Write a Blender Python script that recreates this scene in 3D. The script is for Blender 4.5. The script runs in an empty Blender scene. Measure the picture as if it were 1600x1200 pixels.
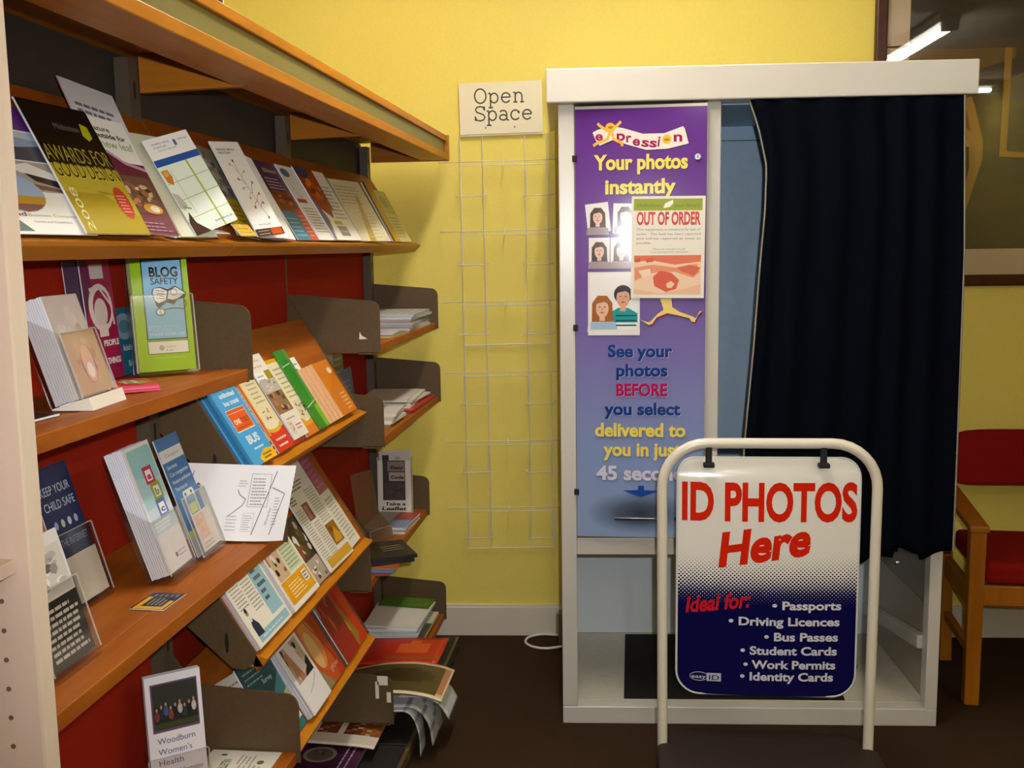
import bpy, bmesh, math, random
from mathutils import Matrix, Vector
S = bpy.context.scene
COL = S.collection
R = math.radians
rnd = random.Random(7)

# ------------------------------------------------------------------ camera
# fitted to the photograph: 1600 x 1200 frame, focal length 1620 px, eye 1.45 m
cam = bpy.data.cameras.new('camera')
cam.sensor_fit = 'HORIZONTAL'; cam.sensor_width = 36; cam.lens = 36 * 1620 / 1600
cam.clip_start = .02
camo = bpy.data.objects.new('camera', cam); COL.objects.link(camo)
yc = Vector((190, -215, 1620)).normalized()          # room +Y in camera axes (x right, y down, z forward)
dn = Vector((179, 12400, 1620)); dn = (dn - yc * dn.dot(yc)).normalized()
xc = dn.cross(yc)
if xc.x < 0: xc = -xc
zc = -dn
right = Vector((xc.x, yc.x, zc.x)); down = Vector((xc.y, yc.y, zc.y)); fwd = Vector((xc.z, yc.z, zc.z))
m = Matrix((right, -down, -fwd)).transposed().to_4x4()
m.translation = (0, 0, 1.45)
camo.matrix_world = m
S.camera = camo
S.cycles.transparent_max_bounces = 48

# ------------------------------------------------------------------ exposure, world, lights
S.view_settings.view_transform = 'Standard'
S.view_settings.look = 'None'
S.view_settings.gamma = 1
S.view_settings.exposure = 0.12
w = bpy.data.worlds.new('world'); S.world = w; w.use_nodes = True
w.node_tree.nodes['Background'].inputs[0].default_value = (1, .96, .90, 1)
w.node_tree.nodes['Background'].inputs[1].default_value = .04

def lamp(name, kind, loc, energy, color, rot=(0, 0, 0), **k):
    l = bpy.data.lights.new(name, kind); l.energy = energy; l.color = color
    for a, b in k.items(): setattr(l, a, b)
    o = bpy.data.objects.new(name, l); o.location = loc; o.rotation_euler = rot; COL.objects.link(o)
    return o
# the flash of the photographer's own camera, a hand's breadth from the lens
FLASH = lamp('camera_flash', 'SPOT', (.05, 0, 1.51), 96, (.98, .985, 1), shadow_soft_size=.012, spot_size=R(83), spot_blend=1.0)
FLASH.rotation_euler = m.to_euler()
TUBE_STRENGTH = 88.0

# ------------------------------------------------------------------ materials
def lin(h):
    h = h.lstrip('#'); c = [int(h[i:i + 2], 16) / 255 for i in (0, 2, 4)]
    return tuple(x / 12.92 if x <= .04045 else ((x + .055) / 1.055) ** 2.4 for x in c) + (1,)
MC = {}
def mat(h, rough=.45, metal=0, spec=.5, key=None):
    k = key or (h, rough, metal, spec)
    if k in MC: return MC[k]
    m = bpy.data.materials.new('paint_' + h.lstrip('#')); m.use_nodes = True
    b = m.node_tree.nodes['Principled BSDF']
    b.inputs['Base Color'].default_value = lin(h); b.inputs['Roughness'].default_value = rough
    b.inputs['Metallic'].default_value = metal; b.inputs['Specular IOR Level'].default_value = spec
    MC[k] = m
    return m
class NT:
    def __init__(s, name, rough=.5, spec=.5):
        s.m = bpy.data.materials.new(name); s.m.use_nodes = True; s.t = s.m.node_tree
        s.b = s.t.nodes['Principled BSDF']; s.b.inputs['Roughness'].default_value = rough
        s.b.inputs['Specular IOR Level'].default_value = spec
    def n(s, t, **k):
        x = s.t.nodes.new(t)
        for a, b in k.items(): setattr(x, a, b)
        return x
    def l(s, a, b): s.t.links.new(a, b)
    def math(s, op, a, b=None, c=None):
        x = s.n('ShaderNodeMath', operation=op)
        for i, v in enumerate((a, b, c)):
            if v is None: continue
            if isinstance(v, (int, float)): x.inputs[i].default_value = v
            else: s.l(v, x.inputs[i])
        return x.outputs[0]
    def ramp(s, fac, stops, interp='LINEAR'):
        x = s.n('ShaderNodeValToRGB'); x.color_ramp.interpolation = interp
        e = x.color_ramp.elements
        while len(e) < len(stops): e.new(.5)
        for i, (p, h) in enumerate(stops): e[i].position = p; e[i].color = lin(h)
        s.l(fac, x.inputs[0]); return x.outputs[0]
    def mix(s, fac, a, b):
        x = s.n('ShaderNodeMix', data_type='RGBA')
        for sock, v in ((x.inputs[0], fac), (x.inputs[6], a), (x.inputs[7], b)):
            if isinstance(v, str): sock.default_value = lin(v)
            elif isinstance(v, (int, float)): sock.default_value = v
            else: s.l(v, sock)
        return x.outputs[2]
    def obj(s): return s.n('ShaderNodeTexCoord').outputs['Object']
    def noise(s, scale, detail=3, sc=(1, 1, 1), vec=None):
        mp = s.n('ShaderNodeMapping'); mp.inputs['Scale'].default_value = sc
        s.l(vec or s.obj(), mp.inputs[0])
        x = s.n('ShaderNodeTexNoise'); x.inputs['Scale'].default_value = scale; x.inputs['Detail'].default_value = detail
        s.l(mp.outputs[0], x.inputs['Vector']); return x.outputs['Fac']
    def bump(s, h, st, d=.002):
        x = s.n('ShaderNodeBump'); x.inputs['Strength'].default_value = st; x.inputs['Distance'].default_value = d
        s.l(h, x.inputs['Height']); s.l(x.outputs[0], s.b.inputs['Normal'])
    def col(s, c): s.l(c, s.b.inputs['Base Color']); return s.m

def wood(name, a, b, rough=.38, sc=(9, 1, 9), scale=6):
    t = NT(name, rough, .22); n1 = t.noise(scale, 5, sc)
    return t.col(t.ramp(n1, [(.3, a), (.7, b)]))
def speckle(name, a, b, scale, rough, bump=.3, spec=.3):
    t = NT(name, rough, spec); n1 = t.noise(scale, 4); t.bump(n1, bump); return t.col(t.ramp(n1, [(.3, a), (.7, b)]))
M_wood = wood('orange_beech', '8a460a', '9e560f', .5)
M_wood2 = wood('honey_beech', 'ab660c', 'be7612')
M_woodx = wood('honey_beech_cross', '9c5f16', 'b06c1c', sc=(1, 9, 9))
M_pale = wood('pale_birch', 'c6ac9a', 'd2b8a6', .5, (5, 5, .6), 5)
M_paleedge = wood('pale_birch_edge', 'cfbba4', 'd9c5ad', .5, (5, 5, .6), 5)
M_chair = wood('chair_beech', '96580f', 'a86616', .4, (6, 6, 1), 6)
M_red = speckle('red_felt_panel', '93200e', 'a0270f', 300, .85, .15, .1)
M_plate = speckle('olive_brown_steel', '54432c', '5b4a32', 160, .42, .05)
M_post = mat('54493a', .45)
M_greypanel = mat('3a3129', .7)
M_wall = speckle('yellow_wall_paint', 'e8d362', 'ebd768', 90, .55, .06)
M_ceil = mat('efe6cf', .9)
M_base = mat('d8cdb8', .45)
M_carpet = speckle('brown_carpet', '2a1c14', '42301f', 420, .95, .9, .05)
M_white = mat('d2ccbe', .28)
M_whitein = mat('d9dad6', .3)
M_blue = speckle('blue_grey_laminate', 'b2cfe6', 'bad6ec', 40, .45, .02)
M_black = mat('0c0b0a', .7)
M_mat = speckle('black_rubber_mat', '0c0b0a', '161412', 300, .8, .4)
M_navy = speckle('navy_curtain_cloth', '06080f', '0a0c15', 500, .95, .2, .03)
M_trim = mat('8d8674', .7)
M_pipe = mat('e4dac4', .25)
M_chrome = mat('c9c9c9', .18, 1)
M_wire = mat('e2dcc8', .35)
M_basep = speckle('dark_brown_plastic', '261a13', '2d2018', 260, .6, .15)
M_redcloth = speckle('red_upholstery', '7d0f0a', '8e140d', 500, .9, .3, .1)
M_frame = wood('dark_picture_frame', '3a1a08', '4d250c', .3, (6, 6, 6))
M_matb = mat('d6c0a4', .8)
M_diff = mat('736a36', .4)
M_dark = mat('17120d', .6)
def acrylic():
    m = bpy.data.materials.new('clear_acrylic'); m.use_nodes = True; t = m.node_tree; t.nodes.clear()
    o = t.nodes.new('ShaderNodeOutputMaterial'); x = t.nodes.new('ShaderNodeMixShader')
    tr = t.nodes.new('ShaderNodeBsdfTransparent'); tr.inputs[0].default_value = (.95, .945, .93, 1)
    g = t.nodes.new('ShaderNodeBsdfGlossy'); g.inputs['Roughness'].default_value = .08
    lw = t.nodes.new('ShaderNodeLayerWeight'); lw.inputs[0].default_value = .3
    p = t.nodes.new('ShaderNodeMath'); p.operation = 'POWER'; p.inputs[1].default_value = 3
    q = t.nodes.new('ShaderNodeMath'); q.operation = 'MULTIPLY_ADD'; q.inputs[1].default_value = .7; q.inputs[2].default_value = .05
    t.links.new(lw.outputs['Facing'], p.inputs[0]); t.links.new(p.outputs[0], q.inputs[0]); t.links.new(q.outputs[0], x.inputs[0]); t.links.new(tr.outputs[0], x.inputs[1])
    t.links.new(g.outputs[0], x.inputs[2]); t.links.new(x.outputs[0], o.inputs[0])
    return m
M_acr = acrylic()
def edge_mat():
    t = NT('acrylic_edge_glint', .2); t.b.inputs['Base Color'].default_value = lin('d4d2c8'); t.b.inputs['Alpha'].default_value = .38; return t.m  # pale strips paint the light caught by the holders' edges
M_edge = edge_mat()
def tinted():
    t = NT('acrylic_brown_reflection', .2); t.b.inputs['Base Color'].default_value = lin('8a6a48'); t.b.inputs['Alpha'].default_value = .42; return t.m  # brown stands in for shelf wood reflected and seen through clear acrylic
M_brownrefl = tinted()
M_glass = acrylic(); M_glass.name = 'picture_glass'
M_glass.node_tree.nodes['Glossy BSDF'].inputs['Roughness'].default_value = .015
M_glass.node_tree.nodes['Math.001'].inputs[2].default_value = .055

# ------------------------------------------------------------------ object helpers
def tag(o, label=None, cat=None, group=None, kind=None):
    if label: o['label'] = label
    if cat: o['category'] = cat
    if group: o['group'] = group
    if kind: o['kind'] = kind
    return o
def empty(name, mw, label, cat, group=None):
    o = bpy.data.objects.new(name, None); COL.objects.link(o); o.empty_display_size = .05
    o.matrix_world = mw if isinstance(mw, Matrix) else Matrix.Translation(mw)
    return tag(o, label, cat, group)
def link(name, me, parent=None, mw=None):
    o = bpy.data.objects.new(name, me); COL.objects.link(o)
    if parent is not None: o.parent = parent
    if mw is not None:
        if parent is None: o.matrix_world = mw
        else: o.matrix_local = mw
    return o
def dup(o, mw):
    c = o.copy(); COL.objects.link(c); c.matrix_world = mw
    for ch in o.children:
        d = ch.copy(); COL.objects.link(d); d.parent = c; d.matrix_local = ch.matrix_local
    return c
class MB:
    """collects solids into one mesh"""
    def __init__(s): s.v = []; s.f = []; s.mi = []; s.ms = []; s.sm = []
    def _m(s, m):
        if m not in s.ms: s.ms.append(m)
        return s.ms.index(m)
    def add(s, vs, fs, m, smooth=False):
        b = len(s.v); i = s._m(m); s.v += [tuple(x) for x in vs]
        for f in fs: s.f.append([b + k for k in f]); s.mi.append(i); s.sm.append(smooth)
        return s
    def box(s, x0, y0, z0, x1, y1, z1, m):
        x0, x1 = min(x0, x1), max(x0, x1); y0, y1 = min(y0, y1), max(y0, y1); z0, z1 = min(z0, z1), max(z0, z1)
        vs = [(x, y, z) for z in (z0, z1) for y in (y0, y1) for x in (x0, x1)]
        return s.add(vs, [(0, 2, 3, 1), (4, 5, 7, 6), (0, 1, 5, 4), (2, 6, 7, 3), (0, 4, 6, 2), (1, 3, 7, 5)], m)
    def prism(s, pts, axis, a, b, m):
        """pts: outline in the two other axes (x,z for axis y / x,y for axis z / y,z for axis x)"""
        def P(p, t): return {'y': (p[0], t, p[1]), 'z': (p[0], p[1], t), 'x': (t, p[0], p[1])}[axis]
        n = len(pts); vs = [P(p, a) for p in pts] + [P(p, b) for p in pts]
        fs = [list(range(n)), list(range(2 * n - 1, n - 1, -1))] + [(i, i + n, (i + 1) % n + n, (i + 1) % n) for i in range(n)]
        return s.add(vs, fs, m)
    def tube(s, pts, r, m, seg=10, closed=False):
        pts = [Vector(p) for p in pts]; n = len(pts); vs = []; fs = []
        up = None
        for i, p in enumerate(pts):
            a = pts[(i - 1) % n] if (closed or i) else p; b = pts[(i + 1) % n] if (closed or i < n - 1) else p
            d = (b - a).normalized()
            if up is None: up = d.orthogonal().normalized()
            up = (up - d * up.dot(d))
            up = up.normalized() if up.length > 1e-6 else d.orthogonal().normalized()
            sd = d.cross(up)
            for k in range(seg):
                t = 2 * math.pi * k / seg; vs.append(p + up * (r * math.cos(t)) + sd * (r * math.sin(t)))
        for i in range(n if closed else n - 1):
            j = (i + 1) % n
            for k in range(seg):
                fs.append((i * seg + k, i * seg + (k + 1) % seg, j * seg + (k + 1) % seg, j * seg + k))
        s.add(vs, fs, m, True)
        if not closed:
            s.add([vs[k] for k in range(seg)], [list(range(seg))[::-1]], m)
            s.add([vs[(n - 1) * seg + k] for k in range(seg)], [list(range(seg))], m)
        return s
    def build(s, name, parent=None, mw=None, bevel=0, fix=True):
        me = bpy.data.meshes.new(name); me.from_pydata(s.v, [], s.f)
        for m in s.ms: me.materials.append(m)
        for p, i, q in zip(me.polygons, s.mi, s.sm): p.material_index = i; p.use_smooth = q
        if fix:
            bm = bmesh.new(); bm.from_mesh(me); bmesh.ops.recalc_face_normals(bm, faces=bm.faces); bm.to_mesh(me); bm.free()
        me.update()
        o = link(name, me, parent, mw)
        if bevel:
            b = o.modifiers.new('bevel', 'BEVEL'); b.width = bevel; b.segments = 2; b.limit_method = 'ANGLE'
        return o
def arc(cx, cy, r, a0, a1, n=6, ry=None):
    ry = r if ry is None else ry
    return [(cx + r * math.cos(R(a0 + (a1 - a0) * i / n)), cy + ry * math.sin(R(a0 + (a1 - a0) * i / n))) for i in range(n + 1)]
def rrect(x0, y0, x1, y1, r, n=5):
    return arc(x1 - r, y0 + r, r, -90, 0, n) + arc(x1 - r, y1 - r, r, 0, 90, n) + arc(x0 + r, y1 - r, r, 90, 180, n) + arc(x0 + r, y0 + r, r, 180, 270, n)

# ------------------------------------------------------------------ lettering
TC = {}
def glyphs(s, bold=0.0):
    k = (s, bold)
    if k in TC: return TC[k]
    cu = bpy.data.curves.new('t', 'FONT'); cu.body = s; cu.size = 1; cu.resolution_u = 4; cu.offset = bold
    ob = bpy.data.objects.new('t', cu); COL.objects.link(ob)
    bpy.context.view_layer.update()
    me = bpy.data.meshes.new_from_object(ob.evaluated_get(bpy.context.evaluated_depsgraph_get()))
    vs = [(v.co.x, v.co.y) for v in me.vertices]; fs = [tuple(p.vertices) for p in me.polygons]
    bpy.data.objects.remove(ob); bpy.data.curves.remove(cu); bpy.data.meshes.remove(me)
    TC[k] = (vs, fs); return TC[k]

class Sheet(MB):
    """a printed thing: a solid w x h x t, front face at local z=0, origin bottom left; print in fractions of w, h"""
    def __init__(s, w, h, t=.0012, base='f0ece4', edge=None, rough=.35, body=True, front=None):
        super().__init__(); s.w, s.h, s.t, s.k, s.r = w, h, t, 0, rough
        if body:
            E = mat(edge or 'd9d6d6', .6)
            s.box(0, 0, -t, w, h, -.00004, E)
            s.k = 0
            fm = front or mat(base, rough)
            s.add([(0, 0, 0), (w, 0, 0), (w, h, 0), (0, h, 0)], [(0, 1, 2, 3)], fm)
    def z(s): s.k += 1; return .00003 * s.k
    def c(s, col): return col if not isinstance(col, str) else mat(col, s.r)
    def poly(s, pts, col):
        z = s.z(); a = 0
        for i in range(len(pts)):
            p, q = pts[i], pts[(i + 1) % len(pts)]; a += p[0] * q[1] - q[0] * p[1]
        if a < 0: pts = pts[::-1]
        s.add([(u * s.w, v * s.h, z) for u, v in pts], [list(range(len(pts)))], s.c(col)); return s
    def rect(s, u0, v0, u1, v1, col): return s.poly([(u0, v0), (u1, v0), (u1, v1), (u0, v1)], col)
    def ell(s, cx, cy, rx, ry, col, n=20, a0=0, a1=360):
        return s.poly([(cx + rx * math.cos(R(a0 + (a1 - a0) * i / n)), cy + ry * math.sin(R(a0 + (a1 - a0) * i / n))) for i in range(n + (a1 - a0 < 360))], col)
    def frame(s, u0, v0, u1, v1, th, col):
        tv = th * s.w / s.h
        for q in ((u0, v0, u1, v0 + tv), (u0, v1 - tv, u1, v1), (u0, v0, u0 + th, v1), (u1 - th, v0, u1, v1)): s.rect(*q, col)
        return s
    def stroke(s, pts, th, col):
        """polyline of constant thickness, pts in fractions, th in metres"""
        z = s.z(); P = [Vector((u * s.w, v * s.h)) for u, v in pts]; L = []; Q = []
        for i, p in enumerate(P):
            d = (P[min(i + 1, len(P) - 1)] - P[max(i - 1, 0)])
            d = d.normalized() if d.length else Vector((1, 0)); nrm = Vector((-d.y, d.x)) * th / 2
            L.append(p + nrm); Q.append(p - nrm)
        vs = [(a.x, a.y, z) for a in L] + [(a.x, a.y, z) for a in Q]; n = len(P)
        s.add(vs, [(i, i + n, i + n + 1, i + 1) for i in range(n - 1)], s.c(col)); return s
    def text(s, t, u0, u1, v, size, col, bold=0, shear=0, rot=0, shadow=None):
        """t fitted between u0 and u1, baseline v, x-scaled to fit; size = cap height as fraction of h"""
        vs, fs = glyphs(t, bold)
        if not vs: return s
        xa = min(p[0] for p in vs); xb = max(p[0] for p in vs)
        sx = (u1 - u0) * s.w / max(xb - xa, 1e-6); sy = size * s.h / .73
        cr, sr = math.cos(R(rot)), math.sin(R(rot))
        def put(dx, dy, cc):
            z = s.z(); out = []
            for x, y in vs:
                X = (x - xa) * sx + shear * y * sy; Y = y * sy
                out.append((u0 * s.w + dx + X * cr - Y * sr, v * s.h + dy + X * sr + Y * cr, z))
            s.add(out, fs, s.c(cc))
        if shadow: put(shadow[0], shadow[1], shadow[2])
        put(0, 0, col); return s
    def lines(s, u0, v0, u1, v1, n, col='6b6660', fill=.32, ragged=.25):
        """n lines of small print too fine to read, word by word"""
        z = s.z(); vs = []; fs = []; hh = (v1 - v0) / n
        for i in range(n):
            u = u0; end = u1 - (rnd.random() * ragged * (u1 - u0)); y = v1 - (i + .8) * hh
            while u < end - .01:
                l = min((u1 - u0) * (.07 + .13 * rnd.random()), end - u); b = len(vs)
                vs += [(u * s.w, y * s.h, z), ((u + l) * s.w, y * s.h, z), ((u + l) * s.w, (y + hh * fill) * s.h, z), (u * s.w, (y + hh * fill) * s.h, z)]
                fs.append((b, b + 1, b + 2, b + 3)); u += l + (u1 - u0) * .03
        s.add(vs, fs, s.c(col)); return s
    def photo(s, u0, v0, u1, v1, cols, n=14, seed=1):
        """a printed picture: ground colour with loose patches"""
        q = random.Random(seed); s.rect(u0, v0, u1, v1, cols[0]); du, dv = u1 - u0, v1 - v0
        for i in range(n):
            cx, cy = q.uniform(u0 + .16 * du, u1 - .16 * du), q.uniform(v0 + .14 * dv, v1 - .14 * dv)
            a = q.uniform(.06, .15); b = q.uniform(.05, .13); k = q.randint(5, 9); ph = q.random() * 6
            s.poly([(cx + a * du * (.7 + .3 * q.random()) * math.cos(ph + 6.2832 * j / k), cy + b * dv * (.7 + .3 * q.random()) * math.sin(ph + 6.2832 * j / k)) for j in range(k)], q.choice(cols[1:]))
        return s
    def person(s, cx, cy, r, hair, skin, cloth, long=False):
        """head and shoulders print, r = head half-width as fraction of w"""
        q = s.w / s.h
        s.poly([(cx - 2 * r, cy - 3.1 * r * q), (cx - 1.8 * r, cy - 2 * r * q), (cx - .6 * r, cy - 1.3 * r * q), (cx + .6 * r, cy - 1.3 * r * q), (cx + 1.8 * r, cy - 2 * r * q), (cx + 2 * r, cy - 3.1 * r * q)], cloth)
        if long: s.poly([(cx - 1.35 * r, cy - 1.8 * r * q), (cx - 1.3 * r, cy + .6 * r * q), (cx - .6 * r, cy + 1.55 * r * q), (cx + .6 * r, cy + 1.55 * r * q), (cx + 1.3 * r, cy + .6 * r * q), (cx + 1.4 * r, cy - 1.8 * r * q)], hair)
        else: s.ell(cx, cy + .35 * r * q, 1.12 * r, 1.15 * r * q, hair)
        s.rect(cx - .35 * r, cy - 1.7 * r * q, cx + .35 * r, cy - .6 * r * q, skin)
        s.ell(cx, cy - .1 * r * q, .82 * r, 1.15 * r * q, skin)
        s.poly([(cx - .9 * r, cy + .5 * r * q), (cx - .5 * r, cy + 1.2 * r * q), (cx + .6 * r, cy + 1.25 * r * q), (cx + .92 * r, cy + .4 * r * q), (cx + .3 * r, cy + .75 * r * q)], hair)
        for d in (-.32, .32): s.ell(cx + d * r, cy + .1 * r * q, .12 * r, .07 * r * q, '3a241c', 8)
        s.ell(cx, cy - .2 * r * q, .1 * r, .2 * r * q, 'cf9a7e', 8)
        s.ell(cx, cy - .62 * r * q, .28 * r, .1 * r * q, 'b5615a', 8)
        return s

# frames (matrices) for things
def F(o, u, v):
    u = Vector(u).normalized(); v = Vector(v).normalized(); n = u.cross(v)
    m = Matrix((u, v, n)).transposed().to_4x4(); m.translation = Vector(o); return m
def stand(x, y, z, yaw, lean, lift=0):
    n = Vector((math.cos(R(yaw)), math.sin(R(yaw)), 0)); u = Vector((-math.sin(R(yaw)), math.cos(R(yaw)), 0))
    v = Vector((0, 0, 1)) * math.cos(R(lean)) - n * math.sin(R(lean))
    return F(Vector((x, y, z)) + u.cross(v) * lift, u, v)
def lie(x, y, z, rot=90): return F((x, y, z), (math.cos(R(rot)), math.sin(R(rot)), 0), (-math.sin(R(rot)), math.cos(R(rot)), 0))
SLOPE = {'T': (-.768, 1.477, 58), 'A': (-.742, 1.025, 59), 'B': (-.737, .668, 59), 'C': (-.737, .39, 59)}
def slp(k, y, sv, lift, rot=0):
    X, Z, a = SLOPE[k]; a = R(a); sd = Vector((-math.cos(a), 0, math.sin(a))); n = Vector((math.sin(a), 0, math.cos(a)))
    y0 = Vector((0, 1, 0)); u = y0 * math.cos(R(rot)) + sd * math.sin(R(rot)); v = sd * math.cos(R(rot)) - y0 * math.sin(R(rot))
    return F(Vector((X, y, Z)) + sd * sv + n * lift, u, v)
def fin(sh, name, mw, label, cat, group=None): return tag(sh.build(name, None, mw, fix=False), label, cat, group)

# room frame: the back wall and the photo booth stand 3.8 degrees off the shelving
TH = R(3.8); UX = Vector((math.cos(TH), math.sin(TH), 0)); UY = Vector((-math.sin(TH), math.cos(TH), 0)); O0 = Vector((-.214, 3.02, 0))
RM = Matrix((UX, UY, Vector((0, 0, 1)))).transposed().to_4x4(); RM.translation = O0
DW = .742                                   # depth of the back wall behind the booth front
def front(u, d, z): return RM @ Matrix.Translation((u, d, z)) @ Matrix.Rotation(R(90), 4, 'X')   # local x right, y up, z toward the viewer

# ------------------------------------------------------------------ the room
def struct(name, b, mw=RM): return tag(b.build(name, None, mw), kind='structure')
UL, UR, DB, ZC = -1.62, 3.6, -6.2, 2.75
struct('floor', MB().box(UL - .1, DB - .1, -.1, UR + .1, DW + .1, 0, M_carpet))
struct('ceiling', MB().box(UL - .1, DB - .1, ZC, UR + .1, DW + .1, ZC + .1, M_ceil))
struct('wall_back', MB().box(UL - .1, DW, 0, UR + .1, DW + .1, ZC, M_wall))
struct('wall_left', MB().box(UL - .1, DB, 0, UL, DW, ZC, M_wall))
struct('wall_right', MB().box(UR, DB, 0, UR + .1, DW, ZC, M_wall))
struct('wall_front', MB().box(UL - .1, DB - .1, 0, UR + .1, DB, ZC, mat('4a3a26', .8)))  # dark brown stands in for the dim far end of the room
bb = MB().box(UL, DW - .016, 0, UR, DW, .108, M_base).box(UL, DW - .011, .108, UR, DW, .118, M_base)
struct('baseboard_back', bb)

# ceiling tubes (first and third reflected in the picture's glass, the others unseen)
def lit_tube(e):
    m = bpy.data.materials.new('lit_tube'); m.use_nodes = True; b = m.node_tree.nodes['Principled BSDF']
    b.inputs['Emission Color'].default_value = (1, .975, .94, 1); b.inputs['Emission Strength'].default_value = e
    return m
def tube_light(x, y, yaw, L, label, k=1.0):
    M_tube = lit_tube(TUBE_STRENGTH * k)
    t = empty('ceiling_light', Matrix.Translation((x, y, ZC)) @ Matrix.Rotation(R(yaw), 4, 'Z'), label, 'light', 'ceiling tube lights')
    MB().box(-.06, -L / 2, -.05, .06, L / 2, -.001, M_white).build('housing', t, bevel=.004)
    for s in (-1, 1): MB().box(-.045, s * L / 2 - .02, -.1, .045, s * L / 2 + .02, -.05, M_white).build('lamp_holder', t)
    for d in (-.028, .028): MB().tube([(d, -L / 2 + .02, -.075), (d, L / 2 - .02, -.075)], .013, M_tube, 10).build('tube', t)
tube_light(2.2, .62, 5, 1.5, 'twin tube ceiling light nearest the right wall, along the room', .4)
tube_light(-.15, 2.35, 4, 1.5, 'twin tube ceiling light over the middle of the floor before the booth', .92)  # placed by the back wall to brighten its top
tube_light(3.0, -1.25, 98, 1.2, 'twin tube ceiling light set crosswise behind the camera', .4)
tube_light(.5, -1.9, 4, 1.5, 'twin tube ceiling light behind the camera, along the room', .6)

# ------------------------------------------------------------------ shelving
XB = -.93                                   # face of the red back panels
YB = [1.02, 1.87, 2.72, 3.565]              # bay boundaries
MW0 = Matrix.Identity(4)
def side_plate(parent, X1, Z, y, hb=.14, hf=.118, th=.004, m=None):
    """upright end plate of a flat shelf, front top corner rounded, little foot flange"""
    pts = [(XB + .002, Z - .02), (X1, Z - .02), (X1, Z + hf - .03)] + arc(X1 - .025, Z + hf - .022, .025, 0, 80, 5) + [(XB + .002, Z + hb)]
    b = MB().prism(pts, 'y', y, y + th, m or M_plate).box(X1 - .06, y + .0, Z - .024, X1 - .01, y + th + .003, Z - .018, M_plate)
    return b.build('end_plate', parent)
def flat_shelf(parent, X1, Z, y0, y1, plates=(0, 1), th=.022):
    b = MB().box(XB + .002, y0 + .006, Z - th, X1 - .052, y1 - .006, Z, M_wood).box(X1 - .05, y0 + .006, Z - th, X1, y1 - .006, Z + .0012, M_wood)
    s = b.build('flat_shelf', parent, bevel=.0015)
    return s
def sloped_shelf(parent, k, y0, y1, L=.285, ins=.006, lipout=.024, m=None):
    X, Z, a = SLOPE[k]; a = R(a); sd = Vector((-math.cos(a), math.sin(a))); n = Vector((math.sin(a), math.cos(a))); p = Vector((X, Z))
    t = .016
    q = [p - sd * .03, p + sd * L, p + sd * L - n * t, p - n * t - sd * .03]
    s = MB().prism([tuple(x) for x in q], 'y', y0 + ins, y1 - ins, m or M_wood).build('sloped_shelf', parent)
    tip = p + Vector((lipout, -.010)); lo = p + Vector((.013, -.034 if k == 'T' else -.026)); bk = p + Vector((-.024, -.028))
    MB().prism([(p.x, p.y - .002), tuple(tip), (tip.x - .002, tip.y - .006), tuple(lo), tuple(bk)], 'y', y0 + ins, y1 - ins, M_wood2).build('front_lip', s)
    return s
def slope_plate(parent, k, y, th=.004):
    X, Z, a = SLOPE[k]
    pts = [(X + .004, Z - .005), (X - .012, Z - .026), (X - .05, Z - .026), (X - .062, Z - .018), (XB + .003, Z + .112), (XB + .003, Z + .29), (X - .14, Z + .232)]
    pts = [(X + .004, Z + .003), (X - .002, Z - .018), (X - .02, Z - .032), (X - .045, Z - .03), (XB + .003, Z + .105), (XB + .003, Z + .305)]
    o = MB().prism(pts, 'y', y, y + th, M_plate).build('end_plate', parent)
    MB().prism(arc(X - .055, Z + .022, .004, 0, 360, 8, .022)[:-1], 'y', y - .0006, y, M_dark).build('slot', o)
    return o
names = ['near bay of the wood and red-panelled leaflet shelving, flat shelves below the top display',
         'middle bay of the leaflet shelving, with three sloping display shelves',
         'far bay of the leaflet shelving beside the yellow wall, flat shelves heaped with papers']
units = []
for i in range(3):
    y0, y1 = YB[i], YB[i + 1]
    u = empty('shelving_unit', (-.93, (y0 + y1) / 2, 0), names[i], 'shelving', 'bays of the leaflet shelving')
    inv = u.matrix_world.inverted()
    class _P:  # parts are built in room coordinates, then parented keeping place
        pass
    units.append(u)
def attach(o, p):
    mw = o.matrix_world.copy(); o.parent = p; o.matrix_parent_inverse = Matrix.Identity(4)
    o.matrix_local = p.matrix_world.inverted() @ mw
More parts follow.
